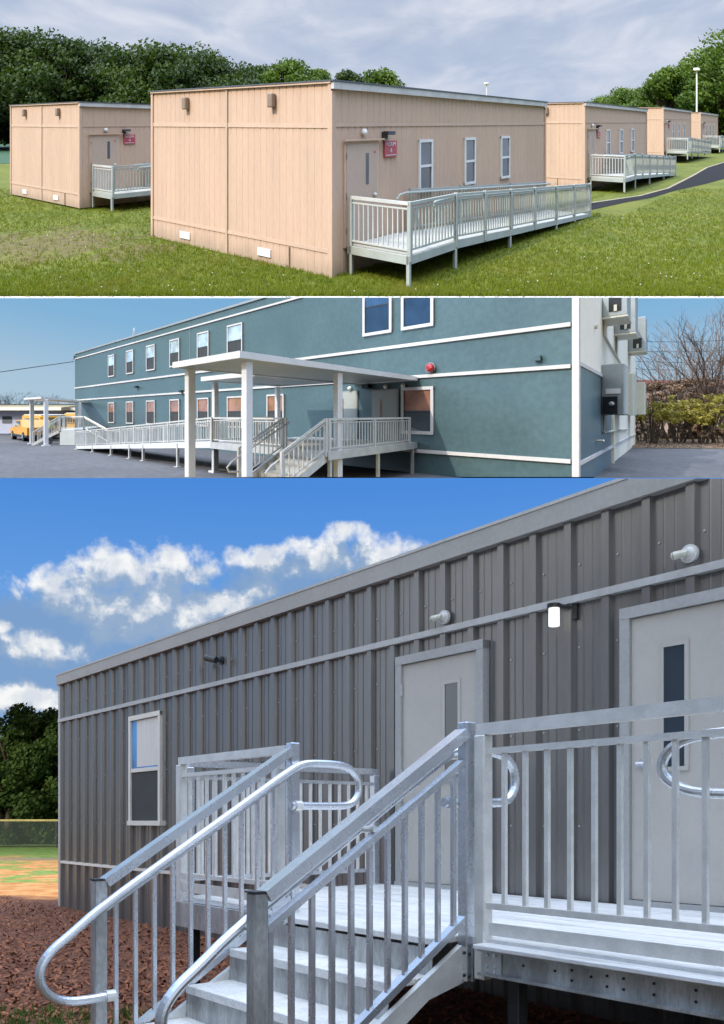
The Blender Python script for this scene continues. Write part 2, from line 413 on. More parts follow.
def sheet(name, site, m, x0, x1, ys, z=0.0):
    b = MB(); n = 6
    for y in ys:
        for i in range(n+1):
            t = i/n; w = x0 + (x1-x0)*t; b.v.append(tuple(site.loc(w*max(1, y/30), y, z)))
    for j in range(len(ys)-1):
        for i in range(n): a = j*(n+1)+i; b.f.append((a, a+1, a+n+2, a+n+1))
    return b.build(name, m, None, flip=False, base=site.loc(0, ys[0], z))
tag(sheet('ground', S3, ground_mat3(), -90, 90, [-60, -20, 0, 5, 10, 15, 20, 30, 60, 200, 1200]), kind='structure')

use(S3B)
B3 = thing('bronze_modular_building', 'dark bronze ribbed metal modular building behind the aluminium deck and stairs', 'building', (0, 0, 0))
L3, D3, H3 = 20.0, 8.0, 3.75
def rib_profile(x0, x1):
    pr = []; x = x0
    while x < x1:
        pr += [(x, .042), (x+.035, .042), (x+.050, .004), (x+.115, .004), (x+.122, .010), (x+.130, .004), (x+.195, .004), (x+.202, .010), (x+.210, .004), (x+.282, .004), (x+.296, .042)]
        x += .322
    return pr
w = MB(); w.box(0.0, L3, .002, D3, 0, H3-.03)
w.strip((0, 0, 0), (1, 0, 0), (0, -1, 0), rib_profile(.03, L3-.3), 0, H3-.03)
w.strip((0, D3, 0), (0, -1, 0), (-1, 0, 0), rib_profile(.03, D3-.3), 0, H3-.03)
w.build('wall', BRONZE, B3)
MB().box(-.05, L3, -.075, D3+.05, H3-.17, H3).build('fascia', FASC, B3)
MB().box(-.055, L3, -.082, D3+.055, H3-.02, H3+.004).build('roof_edge', BRONZEB, B3)
MB().box(-.035, L3, -.058, -.001, 2.978, 3.030).build('trim', BRONZEB, B3)
MB().box(-.04, 9.3, -.045, -.001, .705, .745).build('base_trim', WINF, B3)
MB().box(-.045, .03, -.045, .03, 0, 3.58).build('corner_trim', BRONZEB, B3)
sc_ = MB()
for i in range(int(12/.322)):
    for z in (1.35, 2.05, 2.65, 3.25):
        sc_.box(.11+i*.322, .122+i*.322, -.014, 0, z, z+.012)
tag(sc_.build('screw_heads', BRONZEB, B3), kind='stuff')
def door3(u0, u1, z0, glass_u, handle_left=False):
    fr = MB(); t = .075
    fr.box(u0, u0+t, -.078, 0, z0, 2.845); fr.box(u1-t, u1, -.078, 0, z0, 2.845); fr.box(u0, u1, -.080, 0, 2.775, 2.85); fr.box(u0, u1, -.09, 0, z0-.03, z0+.015)
    f = fr.build('door_frame', DOORF3, B3)
    d = MB().box(u0+t+.004, u1-t-.004, -.054, -.001, z0+.02, 2.77).build('door', DOOR3, B3)
    MB().box(glass_u, glass_u+.15, -.057, -.050, 2.0-.25, 2.54).build('glass', GLD, d)
    k = MB()
    for a in ((glass_u-.03, glass_u, 1.73, 2.57), (glass_u+.15, glass_u+.18, 1.73, 2.57)): k.box(a[0], a[1], -.063, -.04, a[2], a[3])
    k.box(glass_u-.03, glass_u+.18, -.064, -.04, 2.54, 2.57); k.box(glass_u-.03, glass_u+.18, -.064, -.04, 1.72, 1.75); k.build('glass_bead', DOOR3, d)
    h = MB(); hu = u0+t+.08 if handle_left else u1-t-.08
    h.disc((hu, -.054, 1.78), (0, -1, 0), .03, .012, 12); h.tube([(hu, -.06, 1.78), (hu, -.11, 1.78), (hu+(.1 if handle_left else -.1), -.11, 1.78)], .011, 8); h.build('handle', ALU3, d, smooth=False)
    for z in (1.0, 1.8, 2.55): MB().tube([(u0+t if not handle_left else u1-t, -.070, z-.05), (u0+t if not handle_left else u1-t, -.070, z+.05)], .012, 8).build('hinge', BRONZEB, d)
door3(8.17, 9.22, .84, 8.775)
door3(10.48, 11.53, .84, 10.805, True)
wn = MB(); U0, U1, Z0, Z1 = 2.66, 3.605, 1.33, 2.82
wn.box(U0, U0+.06, -.080, 0, Z0, Z1).box(U1-.06, U1, -.080, 0, Z0, Z1).box(U0, U1, -.082, 0, Z1-.06, Z1+.003).box(U0-.02, U1+.02, -.09, 0, Z0-.003, Z0+.06).box(U0+.05, U1-.05, -.070, 0, 2.05, 2.10)
W3 = wn.build('window', WINF, B3)
MB().box(U0+.055, U1-.055, -.052, -.044, 2.10, Z1-.05).build('pane', GLS, W3)
MB().box(U0+.055, U1-.055, -.054, -.044, Z0+.05, 2.05).build('pane', SCREEN, W3)
MB().box(U0+.22, U1-.06, -.056, -.0525, 2.12, Z1-.07).build('curtain', CURT, W3)
use(S3)
# fixtures on the wall
t = MB(); t.box(9.99, 10.09, -.03, -.005+.0, 2.86, 2.98).tube([(10.04, -.03, 2.95), (10.0, -.12, 2.96)], .015, 6).disc((9.965, -.13, 2.945), (0, 0, 1), .052, .03, 12)
LT = thing('wall_lamp', 'small lit jar lamp on a black bracket on the ribbed wall between the two doors', 'lamp', (10.0, 0, 2.9))
t.build('bracket', BLACK, LT)
m_, nt_, P_ = NT('lit_lamp_jar'); P_.inputs['Base Color'].default_value = (.9, .9, .85, 1); P_.inputs['Emission Color'].default_value = (1, .97, .9, 1); P_.inputs['Emission Strength'].default_value = .9
MB().tube([(9.965, -.13, 2.815), (9.965, -.13, 2.945)], .040, 14).build('lamp_jar', m_, LT, smooth=False)
def fixture(u, z, label):
    f = thing('flood_light', label, 'light fixture', (u, 0, z))
    MB().disc((u+.03, -.03, z), (0, -1, 0), .060, .025, 18).dome((u+.03, -.055, z), (0, -1, 0), .045, .02).build('base', ALUW, f, smooth=False)
    MB().tube([(u+.03, -.08, z), (u, -.10, z-.005), (u-.04, -.115, z-.012)], .022, 10, .026).dome((u-.04, -.115, z-.012), (-1, -.2, -.1), .026, .02).build('lamp_head', ACL, f, smooth=False)
fixture(8.72, 3.11, 'pale round flood light above the door with the shorter view, left of the lit lamp')
fixture(10.95, 3.12, 'pale round flood light high on the ribbed wall above the nearest door')
f = thing('security_camera', 'small black security camera under the roof edge of the ribbed building', 'camera', (5.06, 0, 3.28))
MB().disc((5.1, -.03, 3.26), (0, -1, 0), .05, .02).tube([(5.1, -.04, 3.26), (5.08, -.12, 3.27)], .018, 8).build('mount', BLACK, f)
MB().tube([(5.13, -.13, 3.25), (4.96, -.17, 3.30)], .04, 12).build('camera_body', STEELD, f)

# deck
DK = thing('aluminium_deck', 'raised aluminium plank deck with bolted front beam at the building doors', 'deck', (10.5, -1, 0))
p = MB(); n = 0; v = -2.095
while v < -.09:
    p.box(7.96, 10.985 if v > -2.2 else 0, v, min(v+.188, -.08), .785, .82+.0006*(n % 3)); p.box(10.99, 19, v, min(v+.188, -.08), .785, .8204+.0007*((n+1) % 3)); v += .192; n += 1
p.build('decking', DECK3, DK)
b = MB(); b.box(11.09, 19, -2.135, -2.10, .655, .782).box(11.09, 19, -2.165, -2.135, .655, .668).box(11.09, 19, -2.165, -2.135, .769, .782)
b.build('front_beam', BEAM3, DK)
MB().bbox(11.09, 19, -2.20, -2.098, .784, .806, r=.004).build('edge_strip', DECK3, DK)
MB().box(7.96, 9.42, -2.135, -2.10, .60, .782).box(9.42, 11.0, -2.098, -2.085, .60, .782).box(7.93, 7.96, -2.135, -.08, .60, .782).build('side_beam', BEAM3, DK)
MB().box(11.12, 19, -2.118, -2.10, .845, .905).build('toe_board', ALU3G, DK)
MB().box(8.0, 9.42, -2.118, -2.10, .86, .93).build('toe_board', ALU3G, DK)
h = MB()
for u in (11.35, 11.53, 11.62, 11.72, 11.80, 11.88, 12.02, 12.2, 12.4):
    for z in ((.73,) if u in (11.35, 11.53, 11.72) else (.745, .70)): h.disc((u, -2.136, z), (0, -1, 0), .0065, .003, 8)
tag(h.build('bolt_holes', BLACK, DK), kind='stuff')
h = MB()
for u in (11.135, 11.185):
    for z in (.68, .705, .755): h.disc((u, -2.143, z), (0, -1, 0), .008, .008, 6)
h.build('bolts', ALU3, DK); MB().box(11.1, 11.22, -2.143, -2.136, .66, .78).build('bolt_plate', BEAM3, DK)
for u, v in ((8.1, -2.05), (8.1, -.3), (9.4, -2.0), (11.2, -2.0), (12.3, -1.9), (13.6, -2.0), (11.2, -.4), (13.0, -.4)):
    MB().bbox(u-.035, u+.035, v-.035, v+.035, 0, .78, r=.004).build('support_leg', STEELD if u < 8.5 or u > 9.5 else BEAM3, DK)
    
# stairs
ST = thing('aluminium_stairs', 'aluminium stairs rising from the dirt to the deck of the bronze building', 'stairs', (10.2, -2.8, 0))
UL, UR = 9.466, 10.96
for i in range(4):
    zt = .64-.18*i; vn = -2.585-.285*i
    MB().bbox(UL+.04, UR-.045, vn, vn+.30, zt-.03, zt, r=.004).bbox(UL+.04, UR-.045, vn-.004, vn+.022, zt-.045, zt+.001, r=.003).build('tread', TREAD3, ST)
    MB().box(UL+.04, UR-.045, vn+.285, vn+.292, zt-.02, zt+.135).build('riser', BEAM3, ST)
MB().bbox(UL+.04, UR-.045, -2.30, -2.10, .79, .822, r=.004).build('tread', TREAD3, ST)
for u in (UL, UR-.035):
    MB().prism([(-2.10, .80), (-2.10, .60), (-2.36, .54), (-3.50, -.18), (-3.62, -.02), (-3.45, .02)][::-1], 'u', u, u+.035).build('stringer', ALU3G, ST)
for u in (UL-.004, UR-.001):
    hh = MB()
    for v, z in ((-2.125, .63), (-2.125, .74), (-2.16, .64), (-2.16, .75)): hh.disc((u+.037, v, z), (1, 0, 0), .009, .008, 6)
    hh.build('bolts', STEELD, ST)
def ztop(v): return 1.872 - .632*(-2.1 - v)
def stair_rail(u, inner, label, pickets, vb):
    r = thing('stair_railing', label, 'railing', (u, -2.7, 0), 'railings of the aluminium stairs')
    MB().beam((u, -2.13, ztop(-2.13)-.025), (u, vb+.03, ztop(vb+.03)-.025), .080, .050, up=(0, .53, .85)).build('top_rail', ALU3, r)
    MB().beam((u, -2.14, ztop(-2.14)-.165), (u, vb+.03, ztop(vb+.03)-.165), .05, .03, up=(0, .53, .85)).build('middle_rail', ALU3, r)
    MB().beam((u, -2.12, ztop(-2.12)-.945), (u, vb+.02, ztop(vb+.02)-.945), .05, .035, up=(0, .53, .85)).build('bottom_rail', ALU3, r)
    MB().bbox(u-.032, u+.032, -2.135, -2.07, .60, 1.885, r=.005).build('top_post', ALU3, r)
    MB().bbox(u-.033, u+.033, vb-.035, vb+.035, -.05, ztop(vb)+.01, r=.006).build('bottom_post', BEAM3, r)
    MB().box(u-.037, u+.037, vb-.039, vb+.039, ztop(vb)+.011, ztop(vb)+.017).build('post_cap', STEELD, r)
    for v in pickets: MB().box(u-.011, u+.011, v-.011, v+.011, ztop(v)-.93, ztop(v)-.17).build('picket', ALU3, r)
    ui = u + inner*.085; zo = -.115
    pts = [(ui, -2.175, 1.488), (ui, -1.80, 1.488), (ui, -1.70, 1.50), (ui, -1.645, 1.55), (ui, -1.63, 1.62), (ui, -1.655, 1.69), (ui, -1.72, 1.74), (ui, -1.81, 1.757), (ui, -2.0, 1.757), (ui, -2.08, 1.748), (ui, -2.16, ztop(-2.16)+zo)]
    pts += [(ui, v, ztop(v)+zo) for v in (-2.5, -3.0, -3.4)]
    pts += [(ui, -3.55, .815), (ui, -3.66, .735), (ui, -3.715, .655), (ui, -3.715, .575), (ui, -3.665, .50), (ui, -3.575, .465), (ui, -3.46, .462), (ui, vb+.02, .468)]
    # soften corners
    sm = pts
    for _ in range(2):
        q = [sm[0]]
        for a, c in zip(sm, sm[1:]): a = Vector(a); c = Vector(c); q += [tuple(a.lerp(c, .25)), tuple(a.lerp(c, .75))]
        sm = q+[sm[-1]]
    MB().tube(sm, .0245, 12).build('handrail', ALU3, r, smooth=False)
    for v, z in ((-2.11, 1.488), (-2.11, 1.72), (vb, .468), (vb, ztop(vb)+zo-.02), (-2.7, ztop(-2.7)+zo-.02)):
        MB().tube([(u, v, z), (ui, v-.01, z)], .016, 8).build('bracket', ALU3G, r)
    for v, z in ((-2.15, 1.488), (vb+.05, .468)): MB().tube([(ui, v, z), (ui, v+.05*(-1 if v > -3 else 1)*-1, z)], .032, 12).build('end_sleeve', ALU3G, r)
    return r
stair_rail(UL, 1, 'left hand railing of the aluminium stairs with its hooked handrail end over the mulch', [-3.275+.1135*i for i in range(11)], -3.37)
stair_rail(UR, -1, 'right hand railing of the aluminium stairs with the square front post', [-3.27+.1075*i for i in range(11)], -3.33)
def level_rail(label, p0, p1, zt, zb, n, posts, m1=ALU3G, m2=ALU3G, name='deck_railing'):
    (u0, v0), (u1, v1) = p0, p1; r = thing(name, label, 'railing', (u0, v0, zb), 'railings round the aluminium deck')
    P = lambda t, z: (u0+(u1-u0)*t, v0+(v1-v0)*t, z)
    MB().beam(P(-.004, zt-.027), P(1, zt-.027), .055, .055).build('top_rail', m1, r)
    MB().beam(P(0, zt-.135), P(1, zt-.135), .035, .028).build('middle_rail', m1, r)
    MB().beam(P(0, zb+.02), P(1, zb+.02), .035, .03).build('bottom_rail', m1, r)
    for t in posts: q = P(t, 0); MB().bbox(q[0]-.033, q[0]+.033, q[1]-.033, q[1]+.033, zb-.34, zt-.056, r=.005).build('post', m1, r)
    for t in n: q = P(t, 0); MB().box(q[0]-.0105, q[0]+.0105, q[1]-.0105, q[1]+.0105, zb+.03, zt-.145).build('picket', m2, r)
    return r
u0, u1 = 11.07, 16.5
level_rail('near railing along the front of the deck, right of the stairs', (u0, -2.1), (u1, -2.1), 1.868, .965, [(11.205+.1268*i-u0)/(u1-u0) for i in range(40)], (0, 1.35/5.43, .62, 1))
u0, u1 = 8.0, 9.40
level_rail('far railing along the front of the deck, left of the stairs', (u0, -2.1), (u1, -2.1), 1.873, .965, [(8.134+.1235*i-u0)/(u1-u0) for i in range(10)], (0, .93))
level_rail('side railing at the far end of the deck, meeting the ribbed wall', (7.985, -2.03), (7.985, -.14), 1.86, .93, [.06+.055*i for i in range(17)], (.0, .99), m1=ALU3)
# wall handrail loop in front of the near door
r = thing('grab_rail', 'curved tubular handrail loop inside the near deck railing', 'handrail', (12, -1.98, 0))
pts = [(16, -2.0, 1.50), (12.6, -2.0, 1.50), (12.25, -2.0, 1.50), (12.09, -2.0, 1.515), (11.995, -2.0, 1.56), (11.965, -2.0, 1.62), (12.0, -2.0, 1.69), (12.09, -2.0, 1.735), (12.25, -2.0, 1.745), (12.6, -2.0, 1.745), (16, -2.0, 1.745)]
for _ in range(2):
    q = [pts[0]]
    for a, c in zip(pts, pts[1:]): a = Vector(a); c = Vector(c); q += [tuple(a.lerp(c, .25)), tuple(a.lerp(c, .75))]
    pts = q+[pts[-1]]
MB().tube(pts, .0215, 12).build('tube', ALU3, r, smooth=False)
MB().tube([(12.35, -2.09, 1.7), (12.35, -2.0, 1.7)], .014, 8).tube([(14.0, -2.09, 1.7), (14.0, -2.0, 1.7)], .014, 8).build('bracket', ALU3, r)

# mulch chips
random.seed(3); b = MB(); b.t = []
for _ in range(26000):
    y = 4.2+random.random()**1.6*12; x = random.uniform(-.62, .25)*y; q = S3.loc(x, y, 0)
    if q.y > -.1 or q.y < -6.5: continue
    a = random.uniform(0, 2*PI); L = random.uniform(.010, .034); W = L*.35; z = random.uniform(.002, .03); i = len(b.v)
    ca, sa = math.cos(a), math.sin(a); tl = random.uniform(-.02, .02)
    b.v += [(q.x-ca*L+sa*W, q.y-sa*L-ca*W, z-tl), (q.x+ca*L+sa*W, q.y+sa*L-ca*W, z+tl), (q.x+ca*L-sa*W, q.y+sa*L+ca*W, z+tl+.006), (q.x-ca*L-sa*W, q.y-sa*L+ca*W, z-tl+.006)]
    b.f.append((i, i+1, i+2, i+3)); b.t.append(random.random())
CHIP = foliage('bark_mulch', (.13, .046, .024), (.34, .140, .075), (.20, .08, .042), 0)
tag(b.build('mulch', CHIP, None, flip=False), 'reddish brown bark mulch covering the ground round the stairs', 'mulch', kind='stuff')
random.seed(5); pts = []
for _ in range(700):
    y = random.uniform(4.6, 6.3); x = random.gauss(-1.95, .45)*y/5.2; q = S3.loc(x, y, 0); pts.append((q.x, q.y, 0))
BL3 = foliage('weedy_grass', (.03, .07, .015), (.10, .19, .04), (.06, .1, .03))
tufts('grass', BL3, 'green weedy grass at the left foot of the aluminium stairs', 'grass', pts, .09, 3, .006)
# ball field fence and trees
CH, nt_, P_ = NT('chain_link'); g = G(nt_); tr = g.n('ShaderNodeBsdfTransparent'); mx = g.n('ShaderNodeMixShader'); mx.inputs[0].default_value = .28
P_.inputs['Base Color'].default_value = (.05, .08, .06, 1); g.l(tr.outputs[0], mx.inputs[1]); g.l(P_.outputs[0], mx.inputs[2]); g.l(mx.outputs[0], nt_.nodes['Material Output'].inputs[0])
YC = mat('yellow_fence_cap', (.50, .42, .16), .6)
fy = 44; fn = thing('chain_link_fence', 'dark chain link ball field fence with a yellow top cap before the trees', 'fence', tuple(S3.loc(-18, fy)))
a, c = S3.loc(-34, fy, 1.38), S3.loc(0, fy, 1.38)
MB().tube([a, c], .055, 6).build('top_cap', YC, fn)
MB().tube([a-Vector((0, 0, 1.3)), c-Vector((0, 0, 1.3))], .03, 5).build('bottom_rail', STEELD, fn)
b = MB(); i = 0; b.v = [tuple(a), tuple(c), (c.x, c.y, .05), (a.x, a.y, .05)]; b.f = [(0, 1, 2, 3)]; b.build('mesh_panel', CH, fn, flip=False)
for k in range(12):
    q = a.lerp(c, k/11); MB().tube([(q.x, q.y, 0), (q.x, q.y, 1.38)], .035, 6).build('post', STEELD, fn)
random.seed(12)
for px_, y, H, W, lb in ((8, 50, 7.6, 5.6, 'dark green tree at the left edge beyond the ball field fence'), (43, 51, 7.9, 5.2, 'dark green tree just left of the far corner of the bronze building'), (76, 50, 7.7, 5.4, 'dark green tree half hidden behind the far corner of the bronze building'),
                         (-28, 51, 8.0, 5.6, 'dark green tree just past the left edge of the ball field'), (26, 55, 8.6, 5.4, 'taller dark tree rising between the two visible ones beyond the ball field'), (60, 56, 8.7, 5.4, 'taller dark tree rising over the corner of the bronze building'),
                         (110, 52, 7.4, 5.4, 'dark tree hidden behind the bronze building'), (-64, 53, 8.4, 5.8, 'dark tree far past the left edge of the ball field')):
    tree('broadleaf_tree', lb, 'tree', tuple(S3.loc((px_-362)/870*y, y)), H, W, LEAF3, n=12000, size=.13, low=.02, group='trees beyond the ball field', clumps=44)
b = MB(); cs = []
for k in range(26):
    q = S3.loc(-36+k*1.25, 57+random.uniform(-1.5, 1.5)); cs.append(((q.x, q.y, random.uniform(.6, 3.4)), random.uniform(1.3, 1.9), random.random()*.4))
leafcloud(b, cs, 16000, .2); tag(b.build('undergrowth', LEAF3, None, flip=False), 'dark undergrowth beneath the trees beyond the ball field fence', 'shrubs', kind='stuff')
# unseen block added behind the viewpoint to shade the deck and the mulch
BLWN = mat('sun_blocker_grey', (.42, .44, .46), .6)
SUNBLK = thing('added_sun_blocker', 'tall unseen block added behind the viewpoint to shade the deck', 'building', (10, -12, 0))
MB().box(1.5, 24, -15, -10.2, 0, 7.3).build('wall', BLWN, SUNBLK); MB().box(1.4, 24.1, -15.1, -10.1, 7.3, 7.45).build('roof', ROOFD, SUNBLK)
# ================================================================== SITE 1 : tan classrooms on the upper lawn
use(S1)
def ground_mat1():
    m, nt, P = NT('lawn'); g = G(nt); raw, v = g.lp()
    a = g.noise(raw, .45, 5, .6); b = g.noise(raw, 5, 6, .75); c0 = g.noise(raw, 1.4, 5, .65)
    c = g.mix(g.step(b, .3, .7), (.050, .082, .007), (.165, .190, .018))
    c = g.mix(g.m('MULTIPLY', g.step(a, .42, .62), .65), c, (.18, .19, .025))
    sp = g.n('ShaderNodeSeparateXYZ'); g.l(raw, sp.inputs[0]); U, V = sp.outputs[0], sp.outputs[1]
    # worn patch on the lawn left of the nearest classroom
    def blob(u, v, r): 
        du = g.m('SUBTRACT', U, u); dv = g.m('SUBTRACT', V, v)
        return g.m('SUBTRACT', 1.0, g.m('DIVIDE', g.m('SQRT', g.m('ADD', g.m('MULTIPLY', du, du), g.m('MULTIPLY', dv, dv))), r))
    w = g.m('MAXIMUM', blob(-2.3, 7.6, 3.4), blob(-1.2, 5.2, 1.6))
    w = g.m('ADD', w, g.m('MULTIPLY', g.m('SUBTRACT', c0, .5), 2.2))
    c = g.mix(g.m('MULTIPLY', g.step(w, .2, .65), .8), c, g.mix(g.step(b, .3, .7), (.09, .065, .025), (.20, .155, .065)))
    g.l(c, P.inputs['Base Color']); P.inputs['Roughness'].default_value = .9; P.inputs['Specular IOR Level'].default_value = .2
    bn = g.n('ShaderNodeBump'); bn.inputs['Strength'].default_value = .9; bn.inputs['Distance'].default_value = .08
    g.l(g.noise(raw, 8, 6, .8), bn.inputs['Height']); g.l(bn.outputs[0], P.inputs['Normal'])
    return m
LAWN = ground_mat1()
tag(sheet('lawn', S1, LAWN, -75, 75, [10.05, 11, 13, 16, 20, 30, 50, 100, 300, 3000]), kind='structure')
def kerb(site, m, y, dz):
    b = MB(); a = site.loc(-75, y, 0); c = site.loc(75, y, 0); a2 = site.loc(-75, y-.02, 0); c2 = site.loc(75, y-.02, 0)
    i = [tuple(p + Vector((0, 0, z))) for z in (.004, -dz) for p in (a2, c2, c, a)]
    b.v = i; b.f = [(0, 1, 2, 3), (4, 5, 6, 7), (0, 1, 5, 4), (1, 2, 6, 5), (2, 3, 7, 6), (3, 0, 4, 7)]
    return b
tag(kerb(S1, CONC, 10.05, .022).build('terrace_edge', CONC, None, base=S1.loc(0, 10.05)), kind='structure')
def poly(name, pts, z, m, kind='structure'):
    b = MB(); b.v = [(p[0], p[1], z) for p in pts]; b.f = [tuple(range(len(pts)))]
    return tag(b.build(name, m, None, flip=False), kind=kind)
# winding path
up = [(11.3, -.25), (13.6, -.50), (17.3, -1.45), (21, -1.75), (28, -1.5), (36, -1.1), (45, -1.3), (60, -2)]
lo = [(12.0, -1.10), (14.7, -1.48), (17.0, -1.95), (20, -2.15), (24, -2.7), (28, -3.1), (45, -4.5), (60, -6)]
b = MB()
for (a, c) in zip(up, lo): b.v += [(*a, .012), (*c, .012)]
for j in range(len(up)-1): b.f.append((2*j, 2*j+1, 2*j+3, 2*j+2))
tag(b.build('path', PATHM, None, flip=False), kind='structure')
b = MB()
for (a, c) in zip(up, up): b.v += [(a[0], a[1]+.10, .016), (c[0], c[1]-.02, .016)]
for j in range(len(up)-1): b.f.append((2*j, 2*j+1, 2*j+3, 2*j+2))
DIRTE = mat('sandy_edge', (.34, .29, .20), .9, var=.2, scale=3)
tag(b.build('path_edge', DIRTE, None, flip=False), kind='structure')
FIELD = mat('dark_green_turf', (.02, .085, .035), .9, var=.15, scale=.6)
q = [S1.loc(-75, 42), S1.loc(-12, 42), S1.loc(-14, 82), S1.loc(-120, 82)]
poly('athletic_field', [(p.x, p.y) for p in q], .02, FIELD)

FASW = mat('off_white_fascia', (.50, .49, .48), .6)
def classroom(label, dz=0):
    r = thing('portable_classroom', label, 'building', (0, 0, 0), 'tan portable classrooms in a row on the lawn')
    Lu, Lv = 10.75, 6.5
    zt = lambda a: 3.85 - .13*a/Lu
    w = MB(); w.prism([(.02, 0), (Lu-.02, 0), (Lu-.02, 3.70), (.02, 3.84)], 'v', .02, Lv-.02)
    def grooves(L, sp):
        pr = []; x = .07
        while x < L-.07: pr += [(x, 0), (x+.010, -.009), (x+.018, -.009), (x+.028, 0)]; x += sp
        return [(0, 0)] + pr + [(L, 0)]
    w.strip((0, 0, 0), (1, 0, 0), (0, -1, 0), grooves(Lu, .205), 0, zt)
    w.strip((0, Lv, 0), (0, -1, 0), (-1, 0, 0), grooves(Lv, .205), 0, 3.85)
    w.build('wall', TAN, r)
    MB().prism([(-.06, 3.85), (Lu+.05, 3.715), (Lu+.05, 3.742), (-.06, 3.878)], 'v', -.09, Lv+.05).build('roof', ROOFD, r)
    MB().prism([(-.03, 3.70), (Lu+.04, 3.57), (Lu+.04, 3.712), (-.03, 3.847)], 'v', -.075, -.002).build('fascia', FASW, r)
    MB().box(-.05, -.002, -.0, Lv, 3.81, 3.846).build('eave_trim', TANT, r)
    t = MB().box(-.014, -.002, -.02, Lv, 2.93, 3.03); t.build('belt_trim', TANT, r)
    MB().box(.0, Lu, -.014, -.002, 2.955, 3.03).build('belt_trim', TANT, r)
    MB().box(-.014, -.002, 0, Lv, .47, .545).build('skirt_trim', TANT, r)
    for a_ in ((-.032, .07, -.030, .001, 0, 3.66), (-.030, .001, .002, .09, 0, 3.80), (-.03, .001, Lv-.09, Lv, 0, 3.80), (Lu-.09, Lu+.02, -.03, .001, 0, 3.53)): MB().box(*a_).build('corner_trim', TAN, r)
    MB().box(-.020, .002, 3.24, 3.27, 0, 3.80).build('joint', GREYTAN, r)
    MB().box(-.018, -.002, 3.272, 3.32, 0, 3.80).build('joint_cover', TANT, r)
    for v in (1.68, 4.85):
        MB().bbox(-.14, -.002, v-.075, v+.075, 3.36, 3.66, r=.02).build('vent_hood', GREYTAN, r)
    for v in (1.98, 4.95):
        MB().bbox(-.03, -.002, v-.21, v+.21, .13, .31, r=.008).build('crawl_vent', WHITE, r)
    MB().box(-.03, -.002, 1.18, 1.2, .0, .45).build('skirt_joint', GREYTAN, r)
    # door
    MB().box(.33, 1.45, -.035, 0, .53, 2.66).build('door_frame', TANT, r)
    d = MB().box(.39, 1.39, -.042, -.036, .56, 2.60).build('door', TAND, r)
    MB().box(1.00, 1.10, -.046, -.04, 1.75, 2.40).build('glass', GLD, d)
    MB().dome((1.28, -.046, 1.52), (0, -1, 0), .045, .07, 10).build('handle', ALU, d)
    for z in (.8, 1.5, 2.3): MB().box(.38, .40, -.05, -.04, z, z+.12).build('hinge', GREYTAN, d)
    MB().box(.3, 1.6, -.09, -.035, 2.665, 2.70).build('drip_cap', TANT, r)
    f = MB().dome((.95, -.03, 2.84), (0, -1, 0), .075, .08, 12).build('round_lamp', WHITE, r)
    MB().box(1.60, 1.70, -.09, 0, 2.68, 2.84).box(1.60, 1.86, -.18, -.05, 2.77, 2.85).build('wall_light', BLACK, r)
    sgn = MB().bbox(1.66, 2.12, -.035, -.002, 2.28, 2.64, r=.004).build('sign', REDS, r)
    lettering([('ROOM', .115, .10), ('4', .15, -.045)], WHITE, sgn, 1.89, -.038, 2.46)
    MB().box(1.70, 2.08, -.040, -.034, 2.315, 2.33).build('sign_line', WHITE, sgn)
    MB().dome((1.30, -.044, 2.42), (0, -1, 0), .03, .01, 8).build('door_sticker', REDS, d)
    for u in (3.0, 5.17, 7.32):
        z0, z1, wd = 1.38, 2.63, .60
        fr = MB(); t = .065
        fr.box(u, u+t, -.05, 0, z0, z1).box(u+wd-t, u+wd, -.05, 0, z0, z1).box(u, u+wd, -.052, 0, z1-t, z1+.002).box(u, u+wd, -.052, 0, z0-.002, z0+t).box(u+t-.01, u+wd-t+.01, -.045, 0, 1.97, 2.03)
        W_ = fr.build('window', WHITE, r)
        MB().box(u+t-.01, u+wd-t+.01, -.03, -.003, 2.03, z1-.05).build('pane', GLBL, W_)
        MB().box(u+t-.01, u+wd-t+.01, -.024, -.003, z0+.05, 1.97).build('pane', GLD, W_)
    return r
